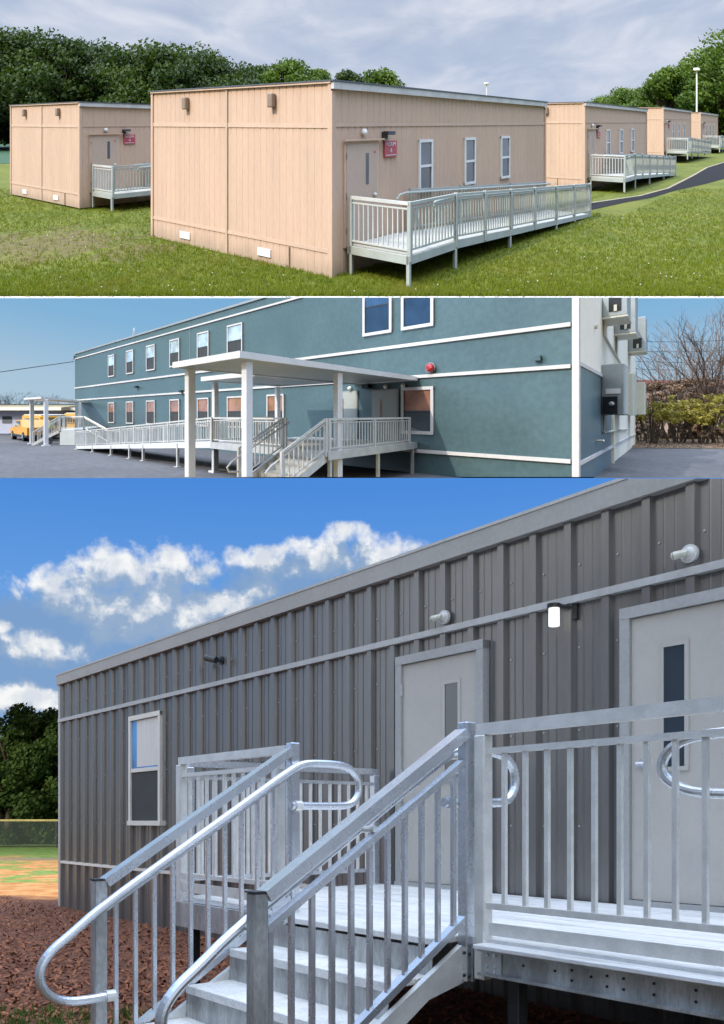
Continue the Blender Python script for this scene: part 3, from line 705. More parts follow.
def ramp(label):
    r = thing('access_ramp', label, 'ramp', (.4, -1.5, 0), 'aluminium access ramps of the tan classrooms')
    VO, VI = -1.53, -.14; E = 10.65
    dz = lambda u: .585 if u <= 2.12 else .585 - .50*(u-2.12)/(E-2.12)
    MB().box(.40, 2.12, VO+.02, VI+.08, .55, .585).build('platform', ALU1W, r)
    MB().box(.385, 2.12, VO-.02, VO+.018, .42, .575).box(.385, .42, VO, VI+.08, .42, .574).build('platform_beam', ALU1, r)
    MB().prism([(2.12, .55), (E, dz(E)-.035), (E, dz(E)), (2.12, .585)], 'v', VO+.02, VI).build('ramp_deck', ALU1W, r)
    MB().prism([(2.12, .43), (E, dz(E)-.08), (E, dz(E)+.02), (2.12, .60)], 'v', VO-.02, VO+.018).build('ramp_beam', ALU1, r)
    MB().prism([(2.12, .43), (E, dz(E)-.08), (E, dz(E)+.02), (2.12, .60)], 'v', VI, VI+.03).build('ramp_beam', ALU1, r)
    MB().box(.43, .45, VO, VI, .60, .70).build('kick_plate', ALU1W, r)
    for u, v in ((.42, VO), (.42, VI), (2.1, VO), (2.1, VI), (4.7, VO), (7.7, VO)):
        MB().bbox(u-.035, u+.035, v-.03, v+.04, 0, dz(u), r=.006).build('leg', ALU1, r)
    H = .99
    posts = [.44, 2.12, 3.4, 4.75, 6.2, 7.7, 9.15, E-.05]
    for u in posts:
        MB().bbox(u-.04, u+.04, VO-.045, VO+.035, dz(u)-.12, dz(u)+H+.01, r=.008).build('post', ALU1, r)
    rr = MB()
    for a, c in zip(posts, posts[1:]):
        for hh, ww in ((H-.03, .055), (H-.12, .03), (.10, .035)): rr.beam((a, VO, dz(a)+hh), (c, VO, dz(c)+hh), ww, ww)
    rr.build('outer_rails', ALU1, r)
    pk = MB(); u = .52
    while u < E-.1:
        if min(abs(u-p) for p in posts) > .06: pk.box(u-.012, u+.012, VO-.012, VO+.012, dz(u)+.10, dz(u)+H-.12)
        u += .118
    tag(pk.build('pickets', ALU1, r), kind='stuff')
    rr = MB()
    for hh, ww in ((H-.03, .06), (H-.13, .03), (.10, .035)): rr.beam((.42, VO, .585+hh), (.42, VI, .585+hh), ww, ww)
    rr.build('end_rails', ALU1W, r)
    pk = MB(); v = VO+.13
    while v < VI-.06: pk.box(.41, .43, v-.011, v+.011, .585+.10, .585+H-.12); v += .118
    pk.build('end_pickets', ALU1W, r)
    MB().bbox(.385, .455, VI-.03, VI+.04, .45, .585+H, r=.006).build('post', ALU1, r)
    # inner railing and round handrail
    rr = MB()
    for hh, ww in ((H-.05, .045), (.10, .035)): rr.beam((2.5, VI, dz(2.5)+hh), (E-.3, VI, dz(E-.3)+hh), ww, ww)
    for u in (2.5, 4.75, 7.7, E-.3): rr.box(u-.03, u+.03, VI-.03, VI+.03, dz(u)-.05, dz(u)+H)
    rr.build('inner_rails', ALU1, r)
    pk = MB(); u = 2.6
    while u < E-.4: pk.box(u-.011, u+.011, VI-.011, VI+.011, dz(u)+.1, dz(u)+H-.06); u += .13
    tag(pk.build('inner_pickets', ALU1, r), kind='stuff')
    hp = [(2.05, VI-.12, .585+.70), (1.88, VI-.12, .585+.72), (1.8, VI-.12, .585+.79), (1.88, VI-.12, .585+.87), (2.12, VI-.12, .585+.90), (E-.1, VI-.12, dz(E)+.90)]
    MB().tube(hp, .026, 8).build('handrail', ALU1, r, smooth=False)
    hp = [(2.0, VO+.11, .585+.70), (1.5, VO+.11, .585+.72), (1.4, VO+.11, .585+.79), (1.5, VO+.11, .585+.87), (2.12, VO+.11, .585+.90), (E-.1, VO+.11, dz(E)+.90)]
    MB().tube(hp, .026, 8).build('handrail', ALU1, r, smooth=False)
    return r
c1 = classroom('largest and nearest tan portable classroom with a red door sign and three tall windows')
r1 = ramp('long aluminium ramp along the nearest tan classroom')
for t, lb, lr in (((.90, 12.62, .06), 'tan portable classroom at the far left before the dark trees', 'aluminium landing and ramp at the far left tan classroom'),
                  ((17.2, .80, .06), 'second tan classroom in the row to the right of the nearest one', 'aluminium ramp at the second tan classroom beside the asphalt path'),
                  ((39.0, 2.2, .30), 'third tan classroom in the row, right of the second one', 'aluminium ramp at the third tan classroom'),
                  ((55.5, 2.35, .15), 'smallest and farthest tan classroom at the right end of the row', 'aluminium ramp at the farthest tan classroom')):
    s_ = .955 if t[1] > 9 else 1; dup(c1, t, lb, s_); dup(r1, (t[0]+.4*(s_-1), t[1]-1.5*(s_-1), t[2]), lr, s_)
# lamps on poles
def pole_lamp(x, y, H, label, name='street_lamp'):
    b = tuple(S1.loc(x, y)); r = thing(name, label, 'lamp', b)
    MB().tube([b, (b[0], b[1], H)], .10, 8, .08).build('pole', WHITE, r); MB().bbox(b[0]-.42, b[0]+.42, b[1]-.3, b[1]+.3, H, H+.34, r=.08).build('lamp_head', CREAM, r)
pole_lamp(39.0, 67, 9.0, 'tall pale pole lamp rising behind the farthest tan classrooms')
pole_lamp(19.5, 90, 8.9, 'thin pale pole lamp just showing over the roof of the nearest classroom')
# trees round the upper lawn
random.seed(21)
def px1(x, y): return tuple(S1.loc((x-362)/575*y, y))
spec = [(-8, 66, 31, 13, 0), (28, 68, 33, 14, 0), (66, 64, 36, 12, 0), (98, 70, 44, 13, 0), (128, 66, 48, 12, 0), (162, 64, 48, 12, 0), (192, 70, 50, 13, 0), (222, 74, 60, 12, 0), (-40, 62, 34, 14, 0),
        (252, 88, 66, 12, 0), (288, 84, 60, 11, 1), (316, 96, 68, 9, 1), (349, 90, 70, 7, 0), (380, 84, 69, 9, 1)]
names = ['at the left edge of the picture', 'second from the left edge', 'tall, third from the left edge', 'fourth from the left edge', 'above the left classroom roof', 'tall, between the two left classrooms', 'behind the left corner of the nearest classroom', 'left above the nearest classroom roof', 'beyond the left edge of the picture',
         'over the roof of the nearest classroom, low and dark', 'loose pale crown over the nearest roof', 'small pale crown at the roof corner', 'tiny dark crown right of the roof corner', 'wide tiny pale crown above the long roof']
for (x, y, row, W, k), nm in zip(spec, names):
    H = (122-row)*y/575+3.05
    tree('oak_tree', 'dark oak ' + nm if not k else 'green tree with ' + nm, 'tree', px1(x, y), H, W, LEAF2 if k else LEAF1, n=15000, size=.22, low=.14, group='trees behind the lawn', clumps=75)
for k, (x, y, row, W) in enumerate([(628, 120, 91, 15), (604, 130, 98, 10), (655, 110, 88, 11), (668, 80, 68, 9), (700, 86, 50, 13), (728, 80, 36, 14), (684, 92, 80, 12), (716, 84, 78, 9), (760, 84, 38, 14)]):
    H = (122-row)*y/575+3.05
    tree('maple_tree', ['low distant green tree left of the tall right hand trees', 'lowest distant green tree above the second classroom', 'distant green tree left of the pole lamp, joining the tall ones', 'tree directly left of the tall pole lamp', 'bright green tree behind the tall pole lamp', 'tallest bright green tree at the right edge of the upper lawn', 'green tree low behind the pole lamp', 'green tree low at the right edge over the farthest classroom', 'bright green tree past the right edge of the lawn'][k], 'tree', px1(x, y), H, W, LEAF2, n=14000, size=.22, low=.16, group='bright green trees at the right of the lawn', clumps=70)
# shrub row closing the gaps under the left trees
random.seed(4); b = MB(); cs = []
for k in range(60): 
    p = px1(-60+k*8, 80+random.uniform(-3, 3)); cs.append(((p[0], p[1], random.uniform(.8, 3.2)), random.uniform(1.8, 2.6), random.random()))
leafcloud(b, cs, 9000, .4); tag(b.build('undergrowth', LEAF1, None, flip=False), 'dark undergrowth filling in beneath the trees at the back of the lawn', 'shrubs', kind='stuff')
b = MB(); cs = []
for k in range(26):
    p = px1(560+k*9, 100+random.uniform(-3, 3)); cs.append(((p[0], p[1], random.uniform(.8, 3.0)), random.uniform(1.8, 2.6), random.random()))
leafcloud(b, cs, 5000, .4); tag(b.build('undergrowth', LEAF2, None, flip=False), 'green undergrowth beneath the trees at the right end of the lawn', 'shrubs', kind='stuff')
# grass blades
random.seed(9); pts = []
for _ in range(60000):
    y = 10.07 + random.random()**1.7*16; x = random.uniform(-.70, .70)*y; q = S1.loc(x, y)
    if q.x > 0 and 0 < q.y < 6.5 or (.3 < q.x < 2.2 and -1.4 < q.y < 0 and random.random() < .5): continue
    if q.x > 11.5 and -2.3 < q.y < -.3: continue
    if math.hypot(q.x+2.3, q.y-7.6) < random.uniform(1.0, 3.6) and random.random() < .8: continue
    pts.append((q.x, q.y, 0))
tufts('grass', BLADE, 'green mown grass blades covering the upper lawn', 'grass', pts, .085, 3, .008)
b = MB(); b.t = []
for _ in range(110):
    y = 10.2 + random.random()**1.5*9; x = random.uniform(-.66, .66)*y; q = S1.loc(x, y)
    if q.x > 0 and q.y > -1.7: continue
    b.dome((q.x, q.y, .05), (0, 0, 1), .013, .012, 5, 2)
tag(b.build('clover_flowers', WHITE, None), 'tiny white clover flowers dotted through the lawn', 'flowers', kind='stuff')

# ================================================================== SITE 2 : two-storey teal block on its asphalt yard
use(S2)
tag(sheet('asphalt_yard', S2, ASPH, -60, 60, [10.056, 11, 13, 16, 20, 30, 50, 100, 300, 3000]), kind='structure')
tag(MB().box(0, 0, 0, 0, 0, 0) and kerb(S2, CONC, 10.02, .045).build('terrace_edge', CONC, None, base=S2.loc(0, 10.02), flip=True) or thing('terrace_edge', None, None), kind='structure')
B = thing('teal_school_building', 'two storey teal stucco school building with white trim bands and an end wall coloured as if sunlit', 'building', (0, 0, 0))
LU, LV, HT = 33.73, 16.0, 6.15
w = MB(); w.box(0.004, LU, 0, LV, -.35, HT); w.build('wall', TEAL, B)
# end wall: sunlight put into the colour as cream; the shaded corner stays teal
MB().box(-.018, .002, .13, LV, 2.80, HT).box(-.0185, .002, 5.85, LV, -.35, 2.72).build('end_wall_sunlit_tone', CREAM, B)
MB().box(-.019, .002, .13, 5.85, -.35, 2.72).build('end_wall_shaded_corner', TEAL, B)
MB().box(-.02, LU+.06, -.05, LV, HT, HT+.09).build('parapet_cap', ACM, B)
MB().box(-.045, .09, -.045, -.001, -.35, HT).box(-.045, -.0, -.001, .13, -.35, HT).build('corner_trim', TRIM2, B)
for z, hh, name in ((5.80, .07, 'upper_band'), (3.60, .09, 'middle_band'), (2.69, .085, 'lower_band'), (.62, .09, 'base_band')):
    MB().box(.12, LU+.02 if z > 1 else 4.4, -.045, .001, z-hh/2, z+hh/2).build('trim_band', TRIM2, B)
for z, hh in ((2.75, .09), (.57, .09)): MB().box(-.046, .001, .13, 5.9 if z > 1 else LV, z-hh/2, z+hh/2).build('trim_band', TRIM2, B)
MB().box(16.5, 16.53, -.008, .002, 3.7, 6.0).build('wall_joint', ACM, B)
MB().box(LU-.02, LU+.15, -.1, .1, 5.75, 6.05).build('scupper', ACM, B)
def win2(u0, u1, z0, z1, zm, top, bot, t=.06):
    fr = MB(); fr.box(u0, u0+t, -.055, 0, z0, z1).box(u1-t, u1, -.055, 0, z0, z1).box(u0, u1, -.057, 0, z1-t, z1+.002).box(u0, u1, -.057, 0, z0-.002, z0+t)
    W_ = fr.build('window', TRIM2, B)
    if W_ is None: return
    MB().box(u0+t-.01, u1-t+.01, -.026, -.003, zm+.015, z1-t+.01).build('pane', top, W_)
    MB().box(u0+t-.01, u1-t+.01, -.030, -.003, z0+t-.01, zm+.015).build('pane', bot, W_)
    MB().box(u0+t-.01, u1-t+.01, -.036, -.003, zm-.012, zm+.022).build('sash_bar', STEELD, W_)
for u0, u1 in ((25.88, 26.9), (23.0, 24.02), (20.2, 21.25), (17.5, 18.5), (14.78, 15.78), (12.2, 13.3)):
    win2(u0, u1, 4.03, 5.42, 4.72, GLW, SCREEN); win2(u0, u1, 1.08, 2.39, 1.75, GLO, SCREEN)
win2(9.6, 10.6, 1.08, 2.39, 1.75, GLO, SCREEN)
win2(4.80, 5.88, 4.04, 5.44, 4.90, GLB, GLBD, .085); win2(3.44, 4.47, 4.04, 5.44, 4.92, GLB, GLBD, .085)
win2(3.44, 4.47, 1.09, 2.40, 1.72, GLO, GLD, .085)
for u0, gl in ((4.62, 5.14), (6.15, 6.67)):
    MB().box(u0-.05, u0+.92, -.03, .0, .86, 2.38).build('door_frame', DOORF3, B)
    d = MB().box(u0, u0+.87, -.036, -.03, .88, 2.33).build('door', DOOR2, B)
    MB().box(gl, gl+.09, -.040, -.034, 1.55, 2.15).build('glass', GLO, d); MB().dome((u0+.08, -.04, 1.45), (0, -1, 0), .035, .05, 8).build('handle', ALU, d)
bb = MB().disc((3.53, -.03, 2.90), (0, -1, 0), .15, .02).build('bell_base', ACM, B)
MB().dome((3.53, -.055, 2.90), (0, -1, 0), .13, .11, 14, 5).build('fire_bell', REDB, B, smooth=True)
MB().bbox(.72, .86, -.09, -.002, 2.86, 2.99, r=.01).build('junction_box', TEAL, B)
for u, z in ((22.45, 3.2), (17.2, 2.75), (5.7, 2.48)): MB().box(u-.12, u+.12, -.16, -.002, z-.05, z+.06).build('wall_light', BLACK, B)
for u in (4.4, 5.0, 6.4): MB().dome((u, -.04, 2.46), (0, -1, 0), .07, .09, 10).build('flood_lamp', CREAM, B)
MB().tube([(26, 1.2, HT), (26, 1.2, HT+.5)], .05, 6).build('dish_mast', ACM, B); MB().dome((26, 1.05, HT+.75), (.35, -1, .2), .42, -.14, 14).build('satellite_dish', WHITE, B)
# equipment on the end wall
def ac(v0, v1, z0, z1, p, label, grp='air conditioners on the pale end wall'):
    r = thing('wall_air_conditioner', label, 'air conditioner', (-.02, v0, z0), grp)
    MB().bbox(-p, -.02, v0, v1, z0+.05, z1, r=.02).build('cabinet', ACM, r)
    MB().box(-p-.02, -.02, v0-.02, v1+.02, z0, z0+.05).build('base_tray', ACL, r)
    o = MB().box(-p*.78, -p*.30, v0-.012, v0+.0, z0+.18, z0+.62).build('fan_opening', BLACK, r)
    MB().box(-p*.62, -p*.5, v0-.03, v0-.012, z0+.18, z0+.36).build('filter_drier', ACL, r)
    return r
ac(3.55, 4.7, 4.36, 5.9, .62, 'lowest and nearest box air conditioner high on the pale end wall')
ac(6.5, 7.7, 4.36, 5.9, .62, 'middle box air conditioner high on the pale end wall')
ac(11.7, 12.9, 4.40, 5.95, .66, 'farthest box air conditioner high on the pale end wall')
def cab(v0, v1, z0, z1, p, label, m=ACM):
    r = thing('electrical_cabinet', label, 'cabinet', (-.02, v0, z0), 'electrical cabinets on the end wall')
    MB().bbox(-p, -.02, v0, v1, z0, z1, r=.015).build('cabinet', m, r)
    return r
c = cab(3.5, 4.8, 1.62, 3.06, .56, 'largest and nearest grey electrical cabinet with a black meter below its label')
MB().box(-.47, -.12, 3.485, 3.5, 2.22, 2.36).build('paper_label', WHITE, c); MB().box(-.40, -.05, 3.42, 3.5, 1.66, 2.14).build('meter_opening', BLACK, c)
MB().dome((-.27, 3.42, 1.93), (0, -1, 0), .07, .05, 12).build('meter_dial', ACM, c)
MB().box(-.566, -.56, 3.7, 4.7, 1.66, 3.0).build('cabinet_door', ACL, c)
cab(6.7, 8.2, 1.6, 3.05, .55, 'middle pale electrical cabinet on the end wall', ACL)
cab(11.7, 12.9, 1.62, 3.05, .62, 'farthest pale electrical cabinet on the end wall', ACL)
cd = MB(); cd.tube([(-.06, 3.62, 1.62), (-.06, 3.62, 1.12), (-.06, 11, 1.0)], .03, 6).tube([(-.05, 3.75, 4.36), (-.05, 3.75, 3.95), (-.05, 11.5, 3.3), (-.05, 11.5, 3.0)], .03, 6).tube([(-.05, 6.9, 4.36), (-.05, 6.9, 3.66)], .03, 6).tube([(-.05, 6.0, .0), (-.05, 6.0, 1.6)], .035, 6)
tag(cd.build('conduit', ACL, None, base=(-.05, 3.7, 1)), 'pale conduit pipes running down the pale end wall from the units', 'pipes')
t = thing('hose_tap', 'small pale hose tap low on the teal corner of the end wall', 'tap', (-.02, 2.7, .9))
MB().tube([(-.02, 2.7, .93), (-.14, 2.7, .93)], .03, 8).dome((-.14, 2.7, .93), (-1, 0, -.3), .05, .05, 8).build('spout', ACL, t)
s2 = thing('wall_sensor', 'small round sensor high on the pale end wall near the white corner', 'sensor', (-.02, 2.3, 3.9))
MB().disc((-.018, 2.3, 3.93), (-1, 0, 0), .06, .06, 10).build('housing', ACL, s2)
# canopy
def canopy(label, base, slabs, posts, zt, zb=0):
    r = thing('walkway_canopy', label, 'canopy', base, 'white flat canopies in front of the teal building')
    for k, (a0, a1, b0, b1) in enumerate(slabs):
        dz = .004*k
        MB().box(a0+.05, a1-.05, b0+.05, b1-.05, zt-.085+dz, zt-.015+dz).build('ceiling_panel', ACM, r)
        MB().box(a0, a1, b0, b0+.05, zt-.115, zt+dz).box(a0, a1, b1-.05, b1, zt-.115, zt+dz).box(a0, a0+.05, b0+.05, b1-.05, zt-.115, zt+dz).box(a1-.05, a1, b0+.05, b1-.05, zt-.115, zt+dz).build('gutter_beam', WHITE2, r)
        MB().box(a0+.05, a1-.05, b0+.05, b1-.05, zt-.013+dz, zt-.008+dz).build('roof_sheet', WHITE2, r)
    for u, v, w_ in posts:
        MB().bbox(u-w_/2, u+w_/2, v-w_/2, v+w_/2, -.3, zt-.145, r=.01).build('post', WHITE2, r)
        MB().prism([(u-w_*.95, v-w_*.95), (u+w_*.95, v-w_*.95), (u+w_*.95, v+w_*.95), (u-w_*.95, v+w_*.95)], 'z', -.0, .05).build('post_base', WHITE2, r)
    return r
canopy('large white canopy on square posts over the stairs to the two doors', (5, -3, 0), [(3.93, 6.25, -5.72, -.02), (6.27, 8.78, -3.72, -.9)], [(4.07, -5.48, .14), (6.0, -5.48, .155), (4.07, -3.17, .15), (8.54, -3.42, .14), (8.62, -1.12, .14)], 2.69)
fc = canopy('small far white canopy beside the school buses at the left end', (25, -3, 0), [], [(25.95, -4.06, .17), (23.66, -3.94, .17), (28.3, -1.2, .15)], 2.55)
MB().prism([(23.4, -4.2), (26.3, -4.35), (32.4, -.06), (30.3, -.06)], 'z', 2.43, 2.53).build('roof_sheet', WHITE2, fc)
# landing, ramp and stairs
def prail(r, p, q, z0, z1, n, posts, h=.70, name='railing', ph=None):
    (u0, v0), (u1, v1) = p, q; P = lambda t, z: (u0+(u1-u0)*t, v0+(v1-v0)*t, z+(z0+(z1-z0)*t)); b = MB()
    for hh, ww in ((h-.02, .045), (h-.09, .022), (.07, .025)): b.beam(P(0, hh), P(1, hh), ww, ww)
    for t in posts: b.box(P(t, 0)[0]-.028, P(t, 0)[0]+.028, P(t, 0)[1]-.028, P(t, 0)[1]+.028, P(t, -.1)[2], P(t, h)[2])
    o = b.build(name, ALUW, r); b = MB()
    for i in range(n):
        t = (i+.5)/n; x = P(t, 0); b.box(x[0]-.010, x[0]+.010, x[1]-.010, x[1]+.010, P(t, .07)[2], P(t, h-.09)[2])
    pk = b.build('pickets', ALUW, o); tag(pk, kind='stuff')
DZ = .86
r = thing('entrance_landing', 'aluminium landing with picket railings in front of the two doors under the canopy', 'landing', (6, -1.8, 0))
MB().box(3.98, 8.5, -3.56, -.02, DZ-.05, DZ).build('decking', ALUW, r); MB().box(3.96, 8.5, -3.60, -3.56, DZ-.17, DZ+.01).box(3.94, 3.98, -3.60, -.02, DZ-.17, DZ+.01).build('edge_beam', ALU, r)
for u, v in ((4.0, -.2), (4.0, -1.8), (4.0, -3.5), (5.4, -3.5), (6.9, -3.5), (8.45, -3.5)): MB().box(u-.035, u+.035, v-.035, v+.035, -.2, DZ).build('leg', ALU, r)
prail(r, (4.0, -3.52), (4.0, -.35), DZ, DZ, 30, (0, .5, 1)); prail(r, (5.38, -3.52), (8.5, -3.52), DZ, DZ, 32, (0, .5, 1)); prail(r, (8.5, -3.4), (8.5, -1.5), DZ, DZ, 16, (1,))
r = thing('entrance_ramp', 'long aluminium ramp with picket railings descending along the teal wall to the far left', 'ramp', (14, -3, 0))
zr = lambda u: DZ-.72*(u-8.5)/(20.2-8.5)
MB().prism([(8.5, DZ-.05), (20.2, zr(20.2)-.05), (20.2, zr(20.2)), (8.5, DZ)], 'v', -3.52, -2.2).build('ramp_deck', ALUW, r)
MB().prism([(8.5, DZ-.16), (20.2, zr(20.2)-.12), (20.2, zr(20.2)+.02), (8.5, DZ+.02)], 'v', -3.58, -3.53).build('ramp_beam', WHITE2, r)
for u in (10.43, 12.93, 14.1, 15.9, 18, 20.15): MB().box(u-.035, u+.035, -3.60, -3.53, 0, zr(u)).box(u-.1, u+.1, -3.65, -3.48, 0, .02).build('leg', ALUW, r)
prail(r, (8.5, -3.55), (20.2, -3.55), DZ, zr(20.2), 96, [i/9 for i in range(10)]); prail(r, (8.5, -2.2), (20.2, -2.2), DZ, zr(20.2), 60, [i/6 for i in range(7)])
r = thing('entrance_stairs', 'aluminium stairs with slanting picket railings under the large canopy', 'stairs', (4.7, -4, 0))
for i in range(6):
    z = DZ-.14*(i+1); v = -3.6-.235*(i+1)
    MB().box(4.06, 5.34, v, v+.26, z-.03, z).box(4.06, 5.34, v, v+.015, z-.05, z).build('tread', ALUW, r); MB().box(4.06, 5.34, v+.245, v+.25, z, z+.12).build('riser', ALU, r)
for u in (4.0, 5.36):
    MB().prism([(-3.58, DZ), (-3.58, DZ-.2), (-5.05, -.05), (-5.05, .1)], 'u', u, u+.035).build('stringer', ALUW, r)
    prail(r, (u, -3.62), (u, -4.78), DZ+.0, DZ-.60, 10, (0, 1))
for u in (4.07, 5.28):
    s_ = [(u, -3.5, DZ+.6), (u, -4.78, DZ-.05), (u, -5.0, DZ-.17), (u, -5.1, DZ-.27), (u, -5.06, DZ-.36), (u, -4.9, DZ-.38), (u, -4.78, DZ-.38)]
    MB().tube(s_, .02, 8).build('handrail', ALUW, r)
# far stairs
r = thing('far_stairs', 'small far landing with grey skirt and stairs under the small canopy', 'stairs', (22, -2.5, 0))
fp = [(23.9, -3.3), (22.9, -2.5), (27.6, -.06), (29.6, -.06)]
MB().prism(fp, 'z', 0, .80).build('skirt', ACM, r); MB().prism(fp, 'z', .80, .84).build('decking', ALUW, r)
prail(r, (23.9, -3.3), (22.9, -2.5), .84, .84, 12, (0, 1)); prail(r, (24.0, -3.3), (24.75, -4.25), .84, .02, 9, (0, 1)); prail(r, (24.4, -3.0), (25.15, -3.95), .84, .02, 9, (0, 1)); prail(r, (22.9, -2.5), (21.7, -1.7), .84, .1, 9, (0, 1))
MB().box(0, 0, 0, 0, 0, 0).beam((23.95, -3.35, .72), (24.7, -4.3, .02), .03, .14).build('stringer', ALUW, r)
# buses, car, person
def wheelset(r, spots, rad, ax=(0, 1, 0)):
    for u, v in spots:
        wv = MB().disc((u, v, rad), ax, rad, .2, 16).build('wheel', RUB, r); MB().disc((u, v-.01 if ax[1] else v, rad), tuple(-a for a in ax), rad*.5, .02, 12).build('hub', ACM, wv)
def bus(x, y, label, k=.66):
    p = S2.loc(x, y); u, v = 0, 0; r = thing('school_bus', label, 'bus', (p.x, p.y, 0), 'yellow school buses in the yard')
    def W(b):
        b.v = [(p.x+q[0]*k, p.y+q[1]*k, q[2]*k) for q in b.v]; return b
    W(MB().prism([(u, .35), (u+6.6, .35), (u+6.6, 2.0), (u+6.3, 2.12), (u+.3, 2.12), (u, 2.0)], 'v', v, v+1.9)).build('body', YEL, r)
    W(MB().prism([(u+6.6, .35), (u+7.8, .35), (u+7.8, .95), (u+7.5, 1.12), (u+6.6, 1.2)], 'v', v+.1, v+1.8)).build('bonnet', YEL, r)
    W(MB().prism([(u+.1, 2.121), (u+6.4, 2.121), (u+6.2, 2.2), (u+.3, 2.2)], 'v', v+.1, v+1.8)).build('roof', WHITE, r)
    for j in range(8): W(MB().box(u+.35+j*.72, u+.90+j*.72, v-.012, v, 1.25, 1.85)).build('window', GLD, r)
    W(MB().box(-.012, 0, v+.3, v+1.6, 1.2, 1.85)).build('rear_window', GLD, r)
    W(MB().box(u, u+6.6, v-.014, v, 1.12, 1.17)).build('stripe', BLACK, r)
    W(MB().box(u-.02, u+7.85, v-.03, v+1.93, .3, .42)).build('bumper', BLACK, r)
    for uu in (u+1.4, u+6.5):
        wv = W(MB().disc((uu, v-.03, .36), (0, 1, 0), .36, .2, 16)).build('wheel', RUB, r); W(MB().disc((uu, v-.04, .36), (0, -1, 0), .18, .02, 12)).build('hub', ACM, wv)
bus((86-362)/390*28, 28, 'school bus with dark windows parked behind the small far landing', .80)
bus((40-362)/390*25, 25, 'school bus with a pale roof parked behind the left canopy posts', .74)
r = thing('yellow_car', 'low yellow pickup truck parked at the left edge in front of the buses', 'car', (34.5, -5.5, 0)); u, v = 31.4, -6.6
q_ = S2.loc((27-362)/390*23, 23); u, v = q_.x, q_.y
MB().prism([(u, .3), (u+4.6, .3), (u+4.6, .72), (u+3.3, .85), (u+2.7, 1.28), (u+1.6, 1.28), (u+1.2, .86), (u, .84)], 'v', v, v+1.4).build('body', ORG, r)
MB().prism([(u+1.75, .88), (u+3.1, .88), (u+2.65, 1.22), (u+1.75, 1.22)], 'v', v-.012, v).build('window', GLD, r); MB().box(u-.05, u+4.65, v-.02, v+1.42, .25, .38).build('bumper', BLACK, r); wheelset(r, ((u+.9, v-.03), (u+3.8, v-.03)), .28)
# person in a hi-vis vest
pu, pv = 25.2, -3.4
pe = bpy.data.objects
b = MB()
def ell(b, c, rx, ry, rz, n=12, m=8):
    i = len(b.v)
    for j in range(m+1):
        t = PI*j/m
        for k in range(n): q = 2*PI*k/n; b.v.append((c[0]+rx*math.sin(t)*math.cos(q), c[1]+ry*math.sin(t)*math.sin(q), c[2]+rz*math.cos(t)))
    for j in range(m):
        for k in range(n): b.f.append((i+j*n+k, i+j*n+(k+1) % n, i+(j+1)*n+(k+1) % n, i+(j+1)*n+k))
def person(pu, pv, s):
    me = bpy.data.meshes.new('sk'); J = [(0, 0, .95), (0, 0, 1.15), (0, 0, 1.40), (0, 0, 1.52), (0, -.01, 1.66), (.10, 0, .90), (.11, -.02, .50), (.12, 0, .07), (.13, -.14, .04), (-.10, 0, .90), (-.11, .02, .50), (-.12, .03, .07), (-.13, -.11, .04),
         (.19, 0, 1.40), (.24, .02, 1.12), (.23, -.08, .88), (-.19, 0, 1.40), (-.24, .02, 1.12), (-.23, -.08, .88)]
    Ed = [(0, 1), (1, 2), (2, 3), (3, 4), (0, 5), (5, 6), (6, 7), (7, 8), (0, 9), (9, 10), (10, 11), (11, 12), (2, 13), (13, 14), (14, 15), (2, 16), (16, 17), (17, 18)]
    R = [.15, .14, .16, .06, .095, .10, .07, .045, .04, .10, .07, .045, .04, .07, .05, .035, .07, .05, .035]
    me.from_pydata(J, Ed, []); o = bpy.data.objects.new('sk', me); COL.objects.link(o)
    md = o.modifiers.new('s', 'SKIN'); sv = me.skin_vertices[0].data
    for k, rr in enumerate(R): sv[k].radius = (rr, rr*.8)
    sv[0].use_root = True; o.modifiers.new('d', 'SUBSURF').levels = 2
    m2 = bpy.data.meshes.new_from_object(o.evaluated_get(bpy.context.evaluated_depsgraph_get()))
    b = MB(); b.v = [(pu+v.co.x*s, pv+v.co.y*s, v.co.z*s) for v in m2.vertices]; b.f = [tuple(p.vertices) for p in m2.polygons]
    bpy.data.objects.remove(o); return b
s = .76
r = person(pu, pv, s).build('person', mat('dark_clothes', (.05, .06, .09), .8), None, base=(pu, pv, 0), smooth=True)
tag(r, 'person in a yellow high visibility vest standing between the far canopy posts', 'person')
b = MB(); ell(b, (pu, pv, 1.27*s), .20*s, .17*s, .26*s); b.build('vest', VEST, r, smooth=True)
b = MB(); ell(b, (pu, pv-.015*s, 1.68*s), .085*s, .10*s, .12*s); b.build('face', SKIN, r, smooth=True)
b = MB(); ell(b, (pu, pv+.015*s, 1.72*s), .095*s, .105*s, .11*s); b.build('hair', BLACK, r, smooth=True)
